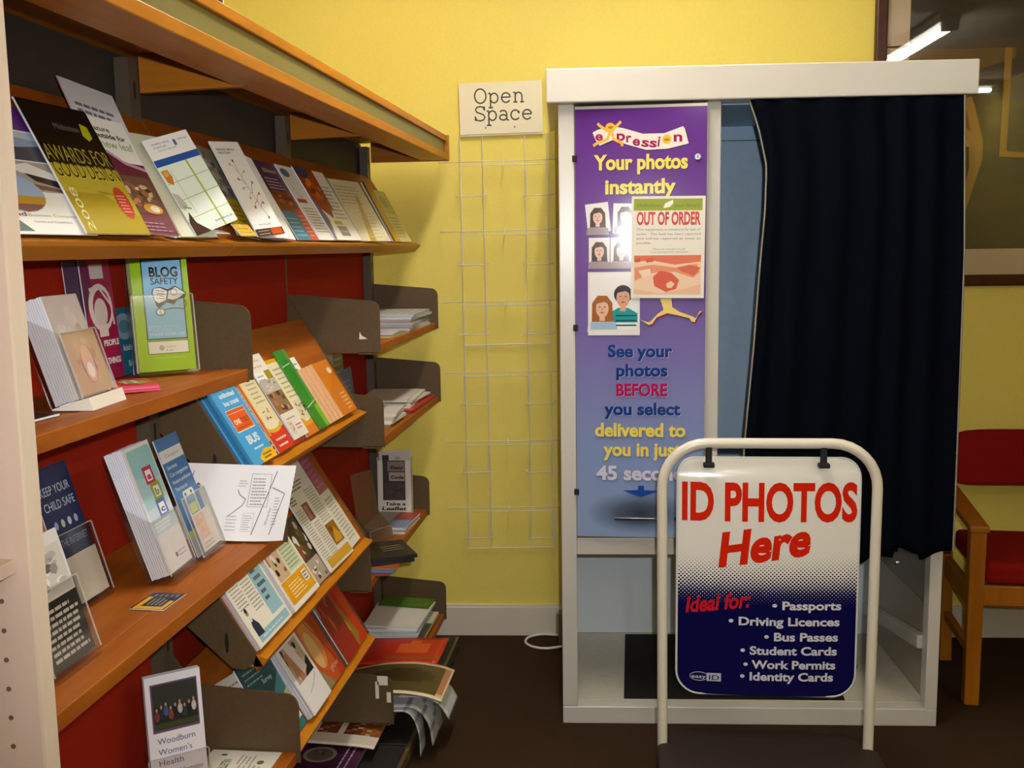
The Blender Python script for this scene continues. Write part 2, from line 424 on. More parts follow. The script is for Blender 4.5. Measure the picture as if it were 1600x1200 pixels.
for i, u in enumerate(units):
    y0, y1 = YB[i], YB[i + 1]; made = []
    made.append(MB().box(XB - .018, y0 + .002, .05, XB, y1 - .002, 1.70, M_red).build('back_panel'))
    made.append(MB().box(XB - .018, y0 + .002, 1.70, XB - .004, y1 - .002, 1.811, M_greypanel).build('header_panel'))
    ups = [y1 - .022] + ([y0 + .004] if i == 0 else [])
    for y in ups:
        p = MB().box(XB + .001, y - .02, 1.66 if i == 1 else .05, XB + .028, y + .02, 1.80, M_post)
        if i == 1: p.box(XB, y + .016, .05, XB + .002, y + .022, 1.66, M_plate)
        for k in (range(23, 24) if i == 1 else range(24)): p.box(XB + .028, y - .004, .12 + k * .07, XB + .0284, y + .004, .15 + k * .07, M_dark)
        made.append(p.build('upright'))
    if i == 2:
        made.append(MB().box(XB - .02, y1 - .002, .03, XB + .012, y1 + .012, 1.80, mat('4a4336', .4)).build('end_trim'))
    s = sloped_shelf(None, 'T', y0, y1, .262, .0015, .035, M_wood); made.append(s)
    if i == 0:
        for X1, Z in ((-.716, 1.232), (-.663, .92), (-.656, .475)):
            s = flat_shelf(None, X1, Z, y0, y1); made.append(s)
            e = side_plate(None, X1 + .008, Z, y1 - .012); attach(e, s)
            e = side_plate(None, X1 + .008, Z, y0 + .002); attach(e, s)
    if i == 1:
        for k in 'ABC':
            s = sloped_shelf(None, k, y0, y1); made.append(s)
            for y in (y0 + .002, y1 - .008): e = slope_plate(None, k, y); attach(e, s)
    if i == 2:
        for X1, Z in ((-.685, 1.195), (-.682, .937), (-.732, .527), (-.680, .14)):
            s = flat_shelf(None, X1, Z, y0, y1); made.append(s)
            e = side_plate(None, X1 + .008, Z, y0 + .002); attach(e, s)
            if Z == 1.195: attach(MB().prism([(-.735, 1.212), (-.712, 1.213), (-.722, 1.219), (-.728, 1.222), (-.733, 1.232)], 'y', y0 + .0012, y0 + .002, mat('e8e0d2')).build('torn_sticker'), e)
            if Z == .14:
                for q in ((-.722, .195, -.712, .245), (-.716, .235, -.686, .262), (-.69, .185, -.678, .215)):
                    attach(MB().box(q[0], y0 + .0012, q[1], q[2], y0 + .002, q[3], mat('e3d9c4')).build('torn_sticker'), e)
            e = side_plate(None, X1 + .008, Z, y1 - .004); attach(e, s)
    b = MB().box(XB - .03, y0, .012, -.63, y1 + (.012 if i == 2 else 0), .05, M_plate).box(XB - .03, y0 + .01, .05, -.64, y1 - .004, .058, M_dark)  # plinth top coloured dark for the shadow under the lowest shelf
    made.append(b.build('plinth', bevel=.003))
    for yy in (y0 + .12, y1 - .12):
        made.append(MB().prism(arc(-.615 - .03, yy, .022, 0, 360, 12)[:-1], 'z', 0, .013, M_black).build('foot'))
    for o in made: attach(o, u)

cn = empty('shelving_canopy', (-.79, 2.29, 1.81), 'long orange wood canopy with a dull light strip along the shelving top', 'canopy')
parts = []
parts.append(MB().box(-.985, YB[0], 1.812, -.63, YB[3] - .02, 1.832, M_wood2).build('top_board', bevel=.002))
parts.append(MB().box(-.72, YB[0], 1.750, -.628, YB[3] - .02, 1.772, M_wood2).build('front_rail', bevel=.002))
parts.append(MB().box(-.645, YB[0], 1.773, -.637, YB[3] - .022, 1.811, M_diff).build('light_diffuser'))
parts.append(MB().box(-.895, YB[3] - .02, 1.748, -.624, YB[3] - .004, 1.834, M_woodx).build('end_cap', bevel=.002))
for y in YB[:3]:
    parts.append(MB().prism([(-.90, 1.811), (-.90, 1.742), (-.70, 1.749), (-.722, 1.773), (-.722, 1.811)], 'y', y - .005, y + .013, M_woodx).build('cross_rail'))
for o in parts: attach(o, cn)

# pale bookcase at the left edge
bk = empty('bookcase', (-.8, .99, 0), 'pale birch bookcase end with rows of peg holes at the left edge', 'bookcase')
PX = -.619
o = MB().box(-1.0, .975, 0, PX - .0035, 1.0, 2.3, M_pale).box(PX - .0035, .975, 0, PX, 1.0, 2.3, M_paleedge).build('side_panel'); attach(o, bk)
ph = MB()
for k in range(62):
    z = .1 + k * .032
    ph.prism(arc(PX - .036, z, .0028, 0, 360, 10)[:-1], 'y', .9744, .975, mat('6b5340'))
    ph.prism(arc(-.93, z, .0028, 0, 360, 10)[:-1], 'y', .9744, .975, mat('6b5340'))
q = ph.build('peg_holes'); attach(q, o)
o = MB().box(-1.0, .55, 1.123, -.636, .974, 1.138, M_pale).build('shelf', bevel=.001); attach(o, bk)

# file on the canopy top
o = MB().box(-.80, 1.45, 1.833, -.655, 1.665, 1.875, mat('2c2622', .5)).box(-.798, 1.665, 1.833, -.656, 1.672, 1.873, mat('eadfc6', .7)).build('folder')
tag(o, 'dark folder with a white page edge lying on top of the canopy', 'folder')

# ------------------------------------------------------------------ photo booth (local: x along front, y depth, z up)
pb = empty('photo_booth', RM, 'white photo booth with a navy curtain and purple poster door', 'photo booth')
def bp(b, name, bevel=0, parent=None): return b.build(name, parent or pb, bevel=bevel)
WB, DEP = 1.125, .64
bp(MB().box(-.033, -.035, 1.853, 1.158, DEP + .03, 1.947, M_white), 'fascia', .004)
bp(MB().box(0, 0, .055, .046, .046, 1.853, M_white), 'post', .003)
bp(MB().box(.421, 0, .59, .461, .046, 1.853, M_white), 'post', .003)
bp(MB().box(WB - .036, 0, .055, WB, .046, 1.853, M_white), 'post', .003)
bp(MB().box(0, DEP - .03, .055, .04, DEP, 1.853, M_white), 'post', .003)
bp(MB().box(WB - .036, DEP - .03, .055, WB, DEP, 1.853, M_white), 'post', .003)
bp(MB().box(.046, .002, .533, .461, .046, .585, M_white), 'cross_rail', .003)
bp(MB().box(0, 0, 0, WB, DEP, .055, M_white), 'base', .003)
bp(MB().box(.03, .046, .0555, WB - .03, DEP - .03, .057, speckle('booth_floor_laminate', 'cfc6ac', 'd6ceb6', 60, .12, .02)), 'floor_panel')
bp(MB().box(.002, .047, .058, .018, DEP - .03, 1.85, M_whitein), 'side_wall')
bp(MB().box(WB - .018, .047, .36, WB - .002, DEP - .03, 1.85, speckle('grey_side_laminate', '8d897c', '949083', 60, .3, .02)), 'side_wall')
bp(MB().box(WB - .018, .047, .058, WB - .002, DEP - .03, .355, speckle('beige_side_laminate', 'a89f89', 'aea58f', 60, .3, .02)), 'side_wall')
bk_ = bp(MB().box(.019, DEP - .03, .60, WB - .03, DEP - .012, 1.85, M_blue), 'back_wall')
bp(MB().box(.019, DEP - .03, .058, WB - .03, DEP - .012, .599, mat('e4ebf0', .35)), 'lower_back_panel')  # paler than the wall above, standing in for ambient light
bp(MB().box(.47, DEP - .0315, 1.80, WB - .04, DEP - .03, 1.803, mat('3c4a55')), 'panel_joint', 0, bk_)
bp(MB().box(.05, .05, .60, .44, .40, 1.84, M_whitein), 'machine_cabinet')
bp(MB().box(.441, .05, .60, .459, DEP - .031, 1.84, M_blue), 'partition')
bp(MB().prism([(.047, .226), (.047, .268), (DEP - .031, .172), (DEP - .031, .130)], 'x', WB - .05, WB - .02, M_white), 'side_rail', .003)
bp(MB().box(.47, .05, 1.848, WB - .04, DEP - .032, 1.852, M_blue), 'added_roof_sheet')  # sheet added to lighten the unlit underside of the roof
sc = MB()
for (x, y, z) in ((WB - .02, .36, .4), (WB - .02, .12, .5)):
    sc.prism(arc(y, z, .008, 0, 360, 10)[:-1], 'x', WB - .0225, WB - .018, M_chrome)
bp(sc, 'screw_heads')
bp(MB().prism(arc(.96, .30, .012, 0, 360, 12)[:-1], 'z', .0575, .072, M_chrome), 'floor_bolt', .002)
bp(MB().prism(rrect(.49, 1.805, .51, 1.825, .009, 4), 'y', DEP - .033, DEP - .03, M_chrome), 'panel_screw')
bp(MB().prism([(.189, .052), (.865, .052), (.90, .585), (.224, .585)], 'z', .0575, .0615, M_mat), 'floor_mat')
# stool inside, behind the curtain
st = bp(MB().tube([(.80, .33, .058), (.80, .33, .5)], .028, M_chrome, 14), 'stool_column')
bp(MB().tube([(.80, .33, .5), (.80, .33, .54)], .15, M_black, 28), 'stool_seat')
# wall-side box
bp(MB().box(-.012, .10, .215, -.001, .14, .31, mat('3a2a18', .5)), 'side_latch')

# door with poster
door = bp(MB().box(.047, -.004, .592, .4205, .016, 1.846, M_white), 'poster_door', .002)
def pol_mat():
    t = NT('poster_print', .11, .5); o = t.obj(); sp = t.n('ShaderNodeSeparateXYZ'); t.l(o, sp.inputs[0])
    v = t.math('DIVIDE', sp.outputs[1], PH); g = t.ramp(v, [(0, '8fa6c4'), (.2, '8496c0'), (.42, '7a74ac'), (.62, '704c94'), (1, '5c2a80')])
    # the big printed vignette around the photo slot
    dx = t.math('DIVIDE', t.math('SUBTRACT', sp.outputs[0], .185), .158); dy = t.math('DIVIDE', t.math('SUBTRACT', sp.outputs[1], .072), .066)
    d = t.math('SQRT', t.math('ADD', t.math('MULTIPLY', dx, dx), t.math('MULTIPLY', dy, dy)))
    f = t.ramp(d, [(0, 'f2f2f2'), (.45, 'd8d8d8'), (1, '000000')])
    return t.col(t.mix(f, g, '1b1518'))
PW, PH = .371, 1.243
M_poster = pol_mat()
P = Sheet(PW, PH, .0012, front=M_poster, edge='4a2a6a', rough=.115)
def pu(u): return (u - .048) / PW
def pv(z): return (z - .594) / PH
# banner logo
ban = [(.098, 1.772), (.112, 1.779), (.15, 1.789), (.185, 1.782), (.24, 1.765), (.30, 1.765), (.352, 1.783), (.357, 1.776), (.368, 1.735), (.31, 1.722), (.25, 1.72), (.20, 1.735), (.155, 1.75), (.118, 1.735), (.106, 1.752)]
P.poly([(pu(a + .003), pv(b - .003)) for a, b in ban], '3d1a58'); P.poly([(pu(a), pv(b)) for a, b in ban], 'f3e6d6')
for ch, u, z, s_ in (('e', .106, 1.750, .026), ('p', .166, 1.748, .030), ('r', .193, 1.743, .027), ('e', .210, 1.735, .027), ('s', .235, 1.731, .027), ('s', .257, 1.729, .027), ('i', .280, 1.730, .030), ('n', .326, 1.742, .028)):
    wd = {'i': .006, 'r': .015, 'p': .024, 'n': .024}.get(ch, .021)
    P.text(ch, pu(u), pu(u + wd), pv(z), s_ / PH, 'a01c56', .03, 0, 0 if u > .3 or u < .2 else -8)
P.ell(pu(.307), pv(1.748), .013 / PW, .013 / PH, 'e9bb48'); P.ell(pu(.307), pv(1.747), .008 / PW, .004 / PH, 'b07a20', 12)
P.ell(pu(.148), pv(1.784), .014 / PW, .014 / PH, 'e9bb48'); P.ell(pu(.150), pv(1.785), .008 / PW, .004 / PH, 'b07a20', 12)
for q in ([(.142, 1.775), (.12, 1.789), (.112, 1.797)], [(.156, 1.78), (.172, 1.794), (.178, 1.801)], [(.148, 1.772), (.14, 1.752), (.11, 1.742), (.1, 1.735)], [(.152, 1.772), (.158, 1.752), (.18, 1.742), (.182, 1.732)]):
    P.stroke([(pu(a), pv(b)) for a, b in q], .008, 'e9bb48')
sh = (.0022, -.0022)
P.text('Your photos', pu(.101), pu(.366), pv(1.668), .042 / PH, 'f2dc62', .036, 0, 0, sh + ('3d2a5c',))
P.text('instantly', pu(.133), pu(.333), pv(1.6), .041 / PH, 'f2dc62', .036, 0, 0, sh + ('3d2a5c',))
# passport prints
def pass_print(x0, z0, w_, h_, rot):
    cr, sr = math.cos(R(rot)), math.sin(R(rot)); z = P.z()
    P.add([(x0 - .048 + a * cr - b * sr, z0 - .594 + a * sr + b * cr, z) for a, b in ((0, 0), (w_, 0), (w_, h_), (0, h_))], [(0, 1, 2, 3)], P.c('efe8e2'))
    P.person(pu(x0 + w_ * .5 - sr * h_ * .6), pv(z0 + h_ * .57), .0165 / PW, '4a2c24', 'e3bca4', '9d8c8c', True)
pass_print(.084, 1.488, .066, .083, 6); pass_print(.154, 1.489, .068, .084, -2); pass_print(.086, 1.388, .06, .088, 0); pass_print(.148, 1.388, .062, .088, 0)
P.rect(pu(.083), pv(1.195), pu(.232), pv(1.378), 'efe9df'); P.rect(pu(.09), pv(1.212), pu(.225), pv(1.372), 'f4f0ea')
P.person(pu(.184), pv(1.305), .0235 / PW, '2a1c18', 'dca684', '1f9a98'); P.person(pu(.124), pv(1.275), .0225 / PW, 'a5622e', 'e6b89a', 'a9c3d6', True)
for k in range(3): P.rect(pu(.163), pv(1.222 + k * .014), pu(.222), pv(1.226 + k * .014), '0e5458')
P.rect(pu(.083), pv(1.195), pu(.232), pv(1.2115), 'efe9df'); P.rect(pu(.083), pv(1.195), pu(.0895), pv(1.378), 'efe9df'); P.rect(pu(.2255), pv(1.195), pu(.232), pv(1.378), 'efe9df')
# leaping legs of the printed figure
leg = [(.29, 1.30), (.322, 1.30), (.325, 1.275), (.345, 1.262), (.383, 1.248), (.391, 1.243), (.395, 1.25), (.41, 1.265), (.401, 1.262), (.389, 1.232), (.379, 1.234), (.374, 1.243), (.34, 1.252), (.31, 1.258), (.28, 1.246), (.268, 1.228), (.258, 1.224), (.233, 1.24), (.257, 1.232), (.264, 1.236), (.283, 1.256), (.3, 1.268)]
P.poly([(pu(a + .003), pv(b - .003)) for a, b in leg], '8c1e46'); P.poly([(pu(a), pv(b)) for a, b in leg], 'f2d576')
sw = (.0016, -.0016, 'a9b4d6')
for t_, a, b, z in (('See your', .14, .326, 1.132), ('photos', .164, .312, 1.076), ('you select', .129, .35, .962)):
    P.text(t_, pu(a), pu(b), pv(z), .036 / PH, '1c3a7c', .035, 0, 0, sw)
P.text('BEFORE', pu(.164), pu(.312), pv(1.018), .036 / PH, 'b01654', .035, 0, 0, sw)
P.text('delivered to', pu(.102), pu(.365), pv(.898), .040 / PH, 'f2dc62', .036, 0, 0, (.0016, -.0016, '66688c'))
P.text('you in just', pu(.126), pu(.352), pv(.84), .040 / PH, 'f2dc62', .036, 0, 0, (.0016, -.0016, '66688c'))
P.text('45 seconds', pu(.105), pu(.385), pv(.768), .042 / PH, 'dcd6e2', .035, 0, 0, (.0016, -.0016, '7c7e9c'))
P.poly([(pu(a), pv(b)) for a, b in ((.228, .75), (.245, .75), (.245, .737), (.291, .735), (.236, .716), (.183, .735), (.228, .737))], '1c4aa0')
P.ell(pu(.372), pv(.652), .04 / PW, .012 / PH, '1c3a7c'); P.text('easyID', pu(.341), pu(.403), pv(.648), .009 / PH, 'e0dce2', .01)
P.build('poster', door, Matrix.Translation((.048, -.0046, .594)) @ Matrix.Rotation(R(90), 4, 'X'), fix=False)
MB().box(.158, -.0075, .645, .299, -.0045, .651, M_chrome).build('photo_slot', door)
for z in (1.701, 1.217, .728): MB().box(.0395, -.009, z - .009, .054, .002, z + .009, M_black).build('hinge', door, bevel=.002)
lk = MB().tube([(.393, -.0045, 1.698), (.393, -.011, 1.698)], .0085, M_chrome, 16).build('lock', door)
MB().box(.392, -.0115, 1.694, .394, -.0112, 1.702, M_black).build('keyhole', lk)
MB().box(.06, -.004, 1.8475, .38, .01, 1.8525, M_black).build('shadow_gap', door)

AJ = Matrix.Translation((.047, .0, 0)) @ Matrix.Rotation(R(-3.9), 4, 'Z') @ Matrix.Translation((-.047, 0, 0))   # door tilt made up to set the flash glare on the poster
door.matrix_local = AJ
# notice stuck to the poster
N = Sheet(.207, .288, .0006, 'ece4d2', rough=.5)
N.rect(.03, .86, .96, .975, '8e9c14')
N.text('Midlothian', .08, .40, .895, .035, '5b6410', .0); N.text('your library', .58, .92, .895, .035, '5b6410', 0)
N.poly([(.43, .882), (.455, .93), (.56, .965), (.565, .93), (.52, .895)], 'f4f0e2')
N.text('OUT OF ORDER', .07, .94, .725, .125, 'cf2c18', .035)
for i, l in enumerate(('This equipment is temporarily out of', 'order.  The fault has been reported', 'and will be repaired as soon as', 'possible.')):
    N.text(l, .07, .94 if i < 3 else .27, .665 - i * .044, .024, '7b766c', 0)
N.text('Please ask a member of staff', .3, .73, .475, .018, '8a857a', 0, .2); N.text('if you need any further information', .26, .77, .447, .018, '8a857a', 0, .2)
N.rect(.04, .04, .955, .42, 'eec9a4')
for pts, c in (([(.04, .42), (.955, .425), (.95, .36), (.6, .33), (.3, .37), (.04, .36)], 'd8663a'), ([(.05, .3), (.3, .33), (.62, .30), (.9, .34), (.94, .26), (.85, .2), (.6, .26), (.3, .25), (.05, .17)], 'e08a5a'),
               ([(.3, .21), (.4, .27), (.55, .25), (.66, .18), (.62, .09), (.48, .06), (.32, .12)], 'cf4c22'), ([(.62, .30), (.8, .33), (.95, .3), (.86, .22), (.7, .26)], 'd05a30'), ([(.05, .38), (.12, .4), (.13, .36), (.06, .35)], 'c24a24'), ([(.2, .39), (.3, .4), (.31, .36), (.21, .35)], 'c8562c'),
               ([(.48, .14), (.55, .17), (.6, .14), (.56, .1), (.5, .1)], 'f0c8a2'), ([(.1, .27), (.26, .29), (.28, .23), (.16, .2)], 'f0d4b4'), ([(.04, .04), (.955, .04), (.955, .14), (.72, .09), (.4, .045), (.04, .09)], 'e8b48a')):
    N.poly(pts, c)
fin(N, 'notice', RM @ AJ @ Matrix.Translation((.206, -.0122, 1.303)) @ Matrix.Rotation(R(90), 4, 'X') @ Matrix.Rotation(R(-.6), 4, 'Z'),
    'white out of order notice with a green band, stuck on the purple poster', 'notice')

# curtain
def curtain():
    NU, NZ = 150, 44; zt, zb = 1.852, .548
    le = [(1.852, .535), (1.776, .562), (1.67, .586), (1.55, .584), (1.363, .570), (1.15, .557), (.953, .541), (.858, .534), (.55, .53)]
    def left(z):
        for (z1, u1), (z2, u2) in zip(le, le[1:]):
            if z <= z1 and z >= z2: return u1 + (u2 - u1) * (z1 - z) / (z1 - z2)
        return le[-1][1]
    vs = []; fs = []
    for j in range(NZ + 1):
        k = j / NZ
        for i in range(NU + 1):
            s = i / NU; b = zb + (.012 * math.sin(s * 19 + 1.2) - (.018 if .52 < s < .72 else 0) + (.014 if .74 < s < .84 else 0)) * 1.0
            z = zt + (b - zt) * k; l = left(max(z, .551)); u = l + (1.122 + .014 * min(1, k * 3) - l) * s
            amp = .012 + .012 * k
            d = -.006 - .012 - amp * (.5 + .5 * math.sin(s * 38 + .8 * math.sin(s * 9) + .5 * math.sin(k * 3))) * (1 if s > .02 else .3) - .006 * k
            d = max(d, -.034 - .03 * k)
            vs.append((u, d, z))
    for j in range(NZ):
        for i in range(NU):
            a = j * (NU + 1) + i; fs.append((a, a + NU + 1, a + NU + 2, a + 1))
    b = MB(); b.add(vs, fs, M_navy, True); o = b.build('curtain', pb, fix=False)
    sd = o.modifiers.new('thick', 'SOLIDIFY'); sd.thickness = .0025; sd.offset = 1
    for col in (0, NU):
        pts = [vs[j * (NU + 1) + col] for j in range(NZ + 1)]
        MB().tube(pts, .0032, M_trim, 6).build('curtain_trim', o)
curtain()

# ------------------------------------------------------------------ swing sign
SG = Matrix.Translation((.345, 2.66, 0)) @ Matrix.Rotation(R(1.2), 4, 'Z')
sg = empty('swing_sign', SG, 'white tubular swing sign advertising ID photos, on a dark plastic base', 'sign')
HW = .267; ZT = .947; RC = .115
path = [(-HW, 0, .03)] + [(-HW - .004 * k / 5, 0, .03 + (ZT - RC - .03) * k / 5) for k in range(1, 6)]
path += [(-HW - .004 + RC + p[0], 0, ZT - RC + p[1]) for p in arc(0, 0, RC, 180, 90, 8)[1:]]
path += [(-p[0], 0, p[2]) for p in path[::-1]]
MB().tube(path, .0135, M_pipe, 14).build('tube_frame', sg)
outl = [(-.255, -.30), (.255, -.30)] + arc(.255, -.27, .03, -90, 0, 4)[1:] + [(.287, -.03), (.268, -.016), (.252, -.016), (.252, .016), (.262, .05)] + [(.20, .066), (.10, .075), (0, .078), (-.02, .085), (-.10, .087), (-.2, .082)] + [(-.252, .07), (-.252, .016), (-.252, -.016), (-.268, -.016), (-.284, -.03), (-.285, -.27)] + arc(-.255, -.27, .03, 180, 270, 4)[1:-1]
MB().prism(outl, 'z', .0, .142, M_basep).build('base', sg, bevel=.008)
# the panel
bw, bh = .462, .632; bz = .272
def sign_mat():
    t = NT('sign_print', .16, .5); sp = t.n('ShaderNodeSeparateXYZ'); t.l(t.obj(), sp.inputs[0])
    x, y = sp.outputs[0], sp.outputs[1]; S_ = 1 / .0072
    a = t.math('MULTIPLY', t.math('ADD', x, y), S_ * .7071); b = t.math('MULTIPLY', t.math('SUBTRACT', x, y), S_ * .7071)
    fa = t.math('SUBTRACT', t.math('FRACT', t.math('ADD', a, 100)), .5); fb = t.math('SUBTRACT', t.math('FRACT', t.math('ADD', b, 100)), .5)
    d = t.math('SQRT', t.math('ADD', t.math('MULTIPLY', fa, fa), t.math('MULTIPLY', fb, fb)))
    r = t.math('MULTIPLY', t.math('SUBTRACT', .395, y), 1 / .155 * .72)       # dot radius grows downward
    dot = t.math('LESS_THAN', d, r)
    g = t.ramp(t.math('DIVIDE', y, bh), [(.38, '0d0d4e'), (.56, '5a5c78'), (.7, 'ece6d6')])
    c = t.mix(dot, 'ece6d8', '0b0b45')
    return t.col(c)
M_sign = sign_mat()
def curl(x, y):
    """panel bows forward at the top edge"""
    z = 0
    if y > bh - .07: z -= .020 * ((y - (bh - .07)) / .07) ** 2
    return z - .012 * (2 * (x / bw - .5)) ** 2
sp_ = Sheet(bw, bh, body=False, rough=.16)
def sgrid():
    r1, r2 = .045, .06; vs = []; nx, ny = 30, 44
    def half(y):
        if y < r2: return bw / 2 - (r2 - math.sqrt(max(0, r2 * r2 - (r2 - y) ** 2)))
        if y > bh - r1: q = y - (bh - r1); return bw / 2 - (r1 - math.sqrt(max(0, r1 * r1 - q * q)))
        return bw / 2
    ys = [r2 * (1 - math.cos(R(90 * k / 8))) for k in range(8)] + [r2 + (bh - r1 - r2) * k / ny for k in range(ny + 1)] + [bh - r1 + r1 * math.sin(R(90 * k / 8)) for k in range(1, 9)]
    for y in ys:
        for i in range(nx + 1):
            x = bw / 2 + half(y) * (2 * i / nx - 1); vs.append((x, y, curl(x, y)))
    fs = [(j * (nx + 1) + i, j * (nx + 1) + i + 1, (j + 1) * (nx + 1) + i + 1, (j + 1) * (nx + 1) + i) for j in range(len(ys) - 1) for i in range(nx)]
    return vs, fs, nx, len(ys)
vs, fs, nx, nyy = sgrid()
PM = Matrix.Translation((-bw / 2, -.004, bz)) @ Matrix.Rotation(R(90), 4, 'X')
rim = [vs[j * (nx + 1)] for j in range(nyy)] + [vs[j * (nx + 1) + nx] for j in range(nyy - 1, -1, -1)]
L = Sheet(bw, bh, body=False, rough=.2)
def su(px): return (px - 1068) / 283.
def sv_(py): return (1087 - py) / 366.
red = 'd62408'
L.text('ID PHOTOS', su(1075), su(1347), sv_(812), .158, red, .035)
L.text('Here', su(1133), su(1276), sv_(884), .14, red, .04, .26, 9)
L.text('Ideal for:', su(1082), su(1182), sv_(958), .068, 'c01a26', .03, .25, 7)
for t_, x0, x1, y in (('• Passports', 1218, 1326, 950), ('• Driving Licences', 1150, 1324, 975), ('• Bus Passes', 1206, 1322, 999), ('• Student Cards', 1169, 1321, 1021), ('• Work Permits', 1174, 1319, 1043), ('• Identity Cards', 1169, 1316, 1062)):
    L.text(t_, su(x0), su(x1), sv_(y), .036, 'd6d3da', .03)
L.ell(su(1104), sv_(1059), .053, .020, 'b9bccb'); L.ell(su(1104), sv_(1059), .050, .017, '14164a')
L.rect(su(1116), sv_(1066), su(1139), sv_(1053), 'b9bccb'); L.text('easy', su(1092), su(1115), sv_(1062), .016, 'c9ccd8', .01); L.text('ID', su(1120), su(1136), sv_(1064), .022, '14164a', .01)
L.v = [(x, y, z + curl(x, y) + .0008) for x, y, z in L.v]
L.add(vs, fs, M_sign, True); L.add([(x, y, z - .004) for x, y, z in vs], [f[::-1] for f in fs], M_white, True)
so = L.build('sign_panel', sg, PM, fix=False)
MB().tube([(x, y, z - .002) for x, y, z in rim], .0034, mat('d9d6cf', .25), 8, closed=True).build('panel_rim', so)
for dx in (-.153, .135):
    MB().box(dx - .008, -.009, .893, dx + .008, .003, .94, M_black).box(dx - .014, -.018, .886, dx + .014, .004, .897, M_black).build('hanger', sg, bevel=.002)

# ------------------------------------------------------------------ things on the back wall
# typewriter lettering from strokes
def typewriter(P, s, u0, v0, hx, wd, th, col, gap=.08):
    """hx: x-height and wd: letter width as fractions; th in metres"""
    asp = P.w / P.h
    for ch in s:
        W = wd; cx = u0 + W / 2
        def E(cxx, cy, rx, ry, a0, a1, n=14): P.stroke([(cxx + rx * math.cos(R(a0 + (a1 - a0) * i / n)), cy + ry * math.sin(R(a0 + (a1 - a0) * i / n))) for i in range(n + 1)], th, col)
        def Ln(*p): P.stroke(list(p), th, col)
        cap = hx * 1.5
        if ch == 'O': E(cx + .01, v0 + cap / 2, W * .55, cap / 2, 0, 360, 24); W *= 1.15
        elif ch == 'S':
            P.stroke([(cx + W * .42, v0 + cap * .78), (cx + W * .3, v0 + cap * .95), (cx, v0 + cap), (cx - W * .33, v0 + cap * .93), (cx - W * .42, v0 + cap * .76), (cx - W * .3, v0 + cap * .6), (cx, v0 + cap * .52), (cx + W * .33, v0 + cap * .42), (cx + W * .46, v0 + cap * .24), (cx + W * .33, v0 + cap * .06), (cx, v0), (cx - W * .33, v0 + cap * .05), (cx - W * .46, v0 + cap * .24)], th, col)
            Ln((cx + W * .43, v0 + cap), (cx + W * .43, v0 + cap * .7)); Ln((cx - W * .46, v0), (cx - W * .46, v0 + cap * .32))
        elif ch == 'p':
            Ln((cx - W * .3, v0 + hx), (cx - W * .3, v0 - hx * .5)); Ln((cx - W * .5, v0 + hx), (cx - W * .28, v0 + hx)); Ln((cx - W * .52, v0 - hx * .5), (cx - W * .06, v0 - hx * .5)); E(cx + W * .06, v0 + hx / 2, W * .37, hx / 2, 0, 360, 20)
        elif ch == 'e': Ln((cx - W * .42, v0 + hx * .55), (cx + W * .42, v0 + hx * .55)); E(cx, v0 + hx / 2, W * .42, hx / 2, 5, 325, 20)
        elif ch == 'c': E(cx, v0 + hx / 2, W * .42, hx / 2, 35, 325, 18); P.ell(cx + W * .34, v0 + hx * .76, th * .8 / P.w, th * .8 / P.h, col, 10)
        elif ch == 'n':
            Ln((cx - W * .3, v0 + hx), (cx - W * .3, v0)); Ln((cx - W * .5, v0 + hx), (cx - W * .28, v0 + hx)); Ln((cx - W * .5, v0), (cx - W * .1, v0)); E(cx + W * .02, v0 + hx * .62, W * .32, hx * .38, 180, 0, 10); Ln((cx + W * .34, v0 + hx * .62), (cx + W * .34, v0)); Ln((cx + W * .16, v0), (cx + W * .54, v0))
        elif ch == 'a':
            E(cx - W * .04, v0 + hx * .28, W * .34, hx * .28, 0, 360, 18); E(cx - W * .04, v0 + hx * .68, W * .34, hx * .32, 150, 0, 10); Ln((cx + W * .3, v0 + hx * .68), (cx + W * .3, v0 + hx * .08), (cx + W * .36, v0), (cx + W * .5, v0))
        u0 += W + gap
OS = Sheet(.293, .178, .004, 'e6dcbc', 'cfc6a8', .5)
typewriter(OS, 'Open', .185, .60, .185, .125, .0052, '2e2618', .025)
typewriter(OS, 'Space', .185, .26, .185, .125, .0052, '2e2618', .017)
for u in (.31, .66): OS.ell(u, .12, .012, .02, '8a7c58', 10)
fin(OS, 'sign_board', RM @ Matrix.Translation((-.350, DW - .016, 1.851)) @ Matrix.Rotation(R(90), 4, 'X') @ Matrix.Rotation(R(1), 4, 'Z'), 'cream sign board reading Open Space above the wire rack', 'sign')
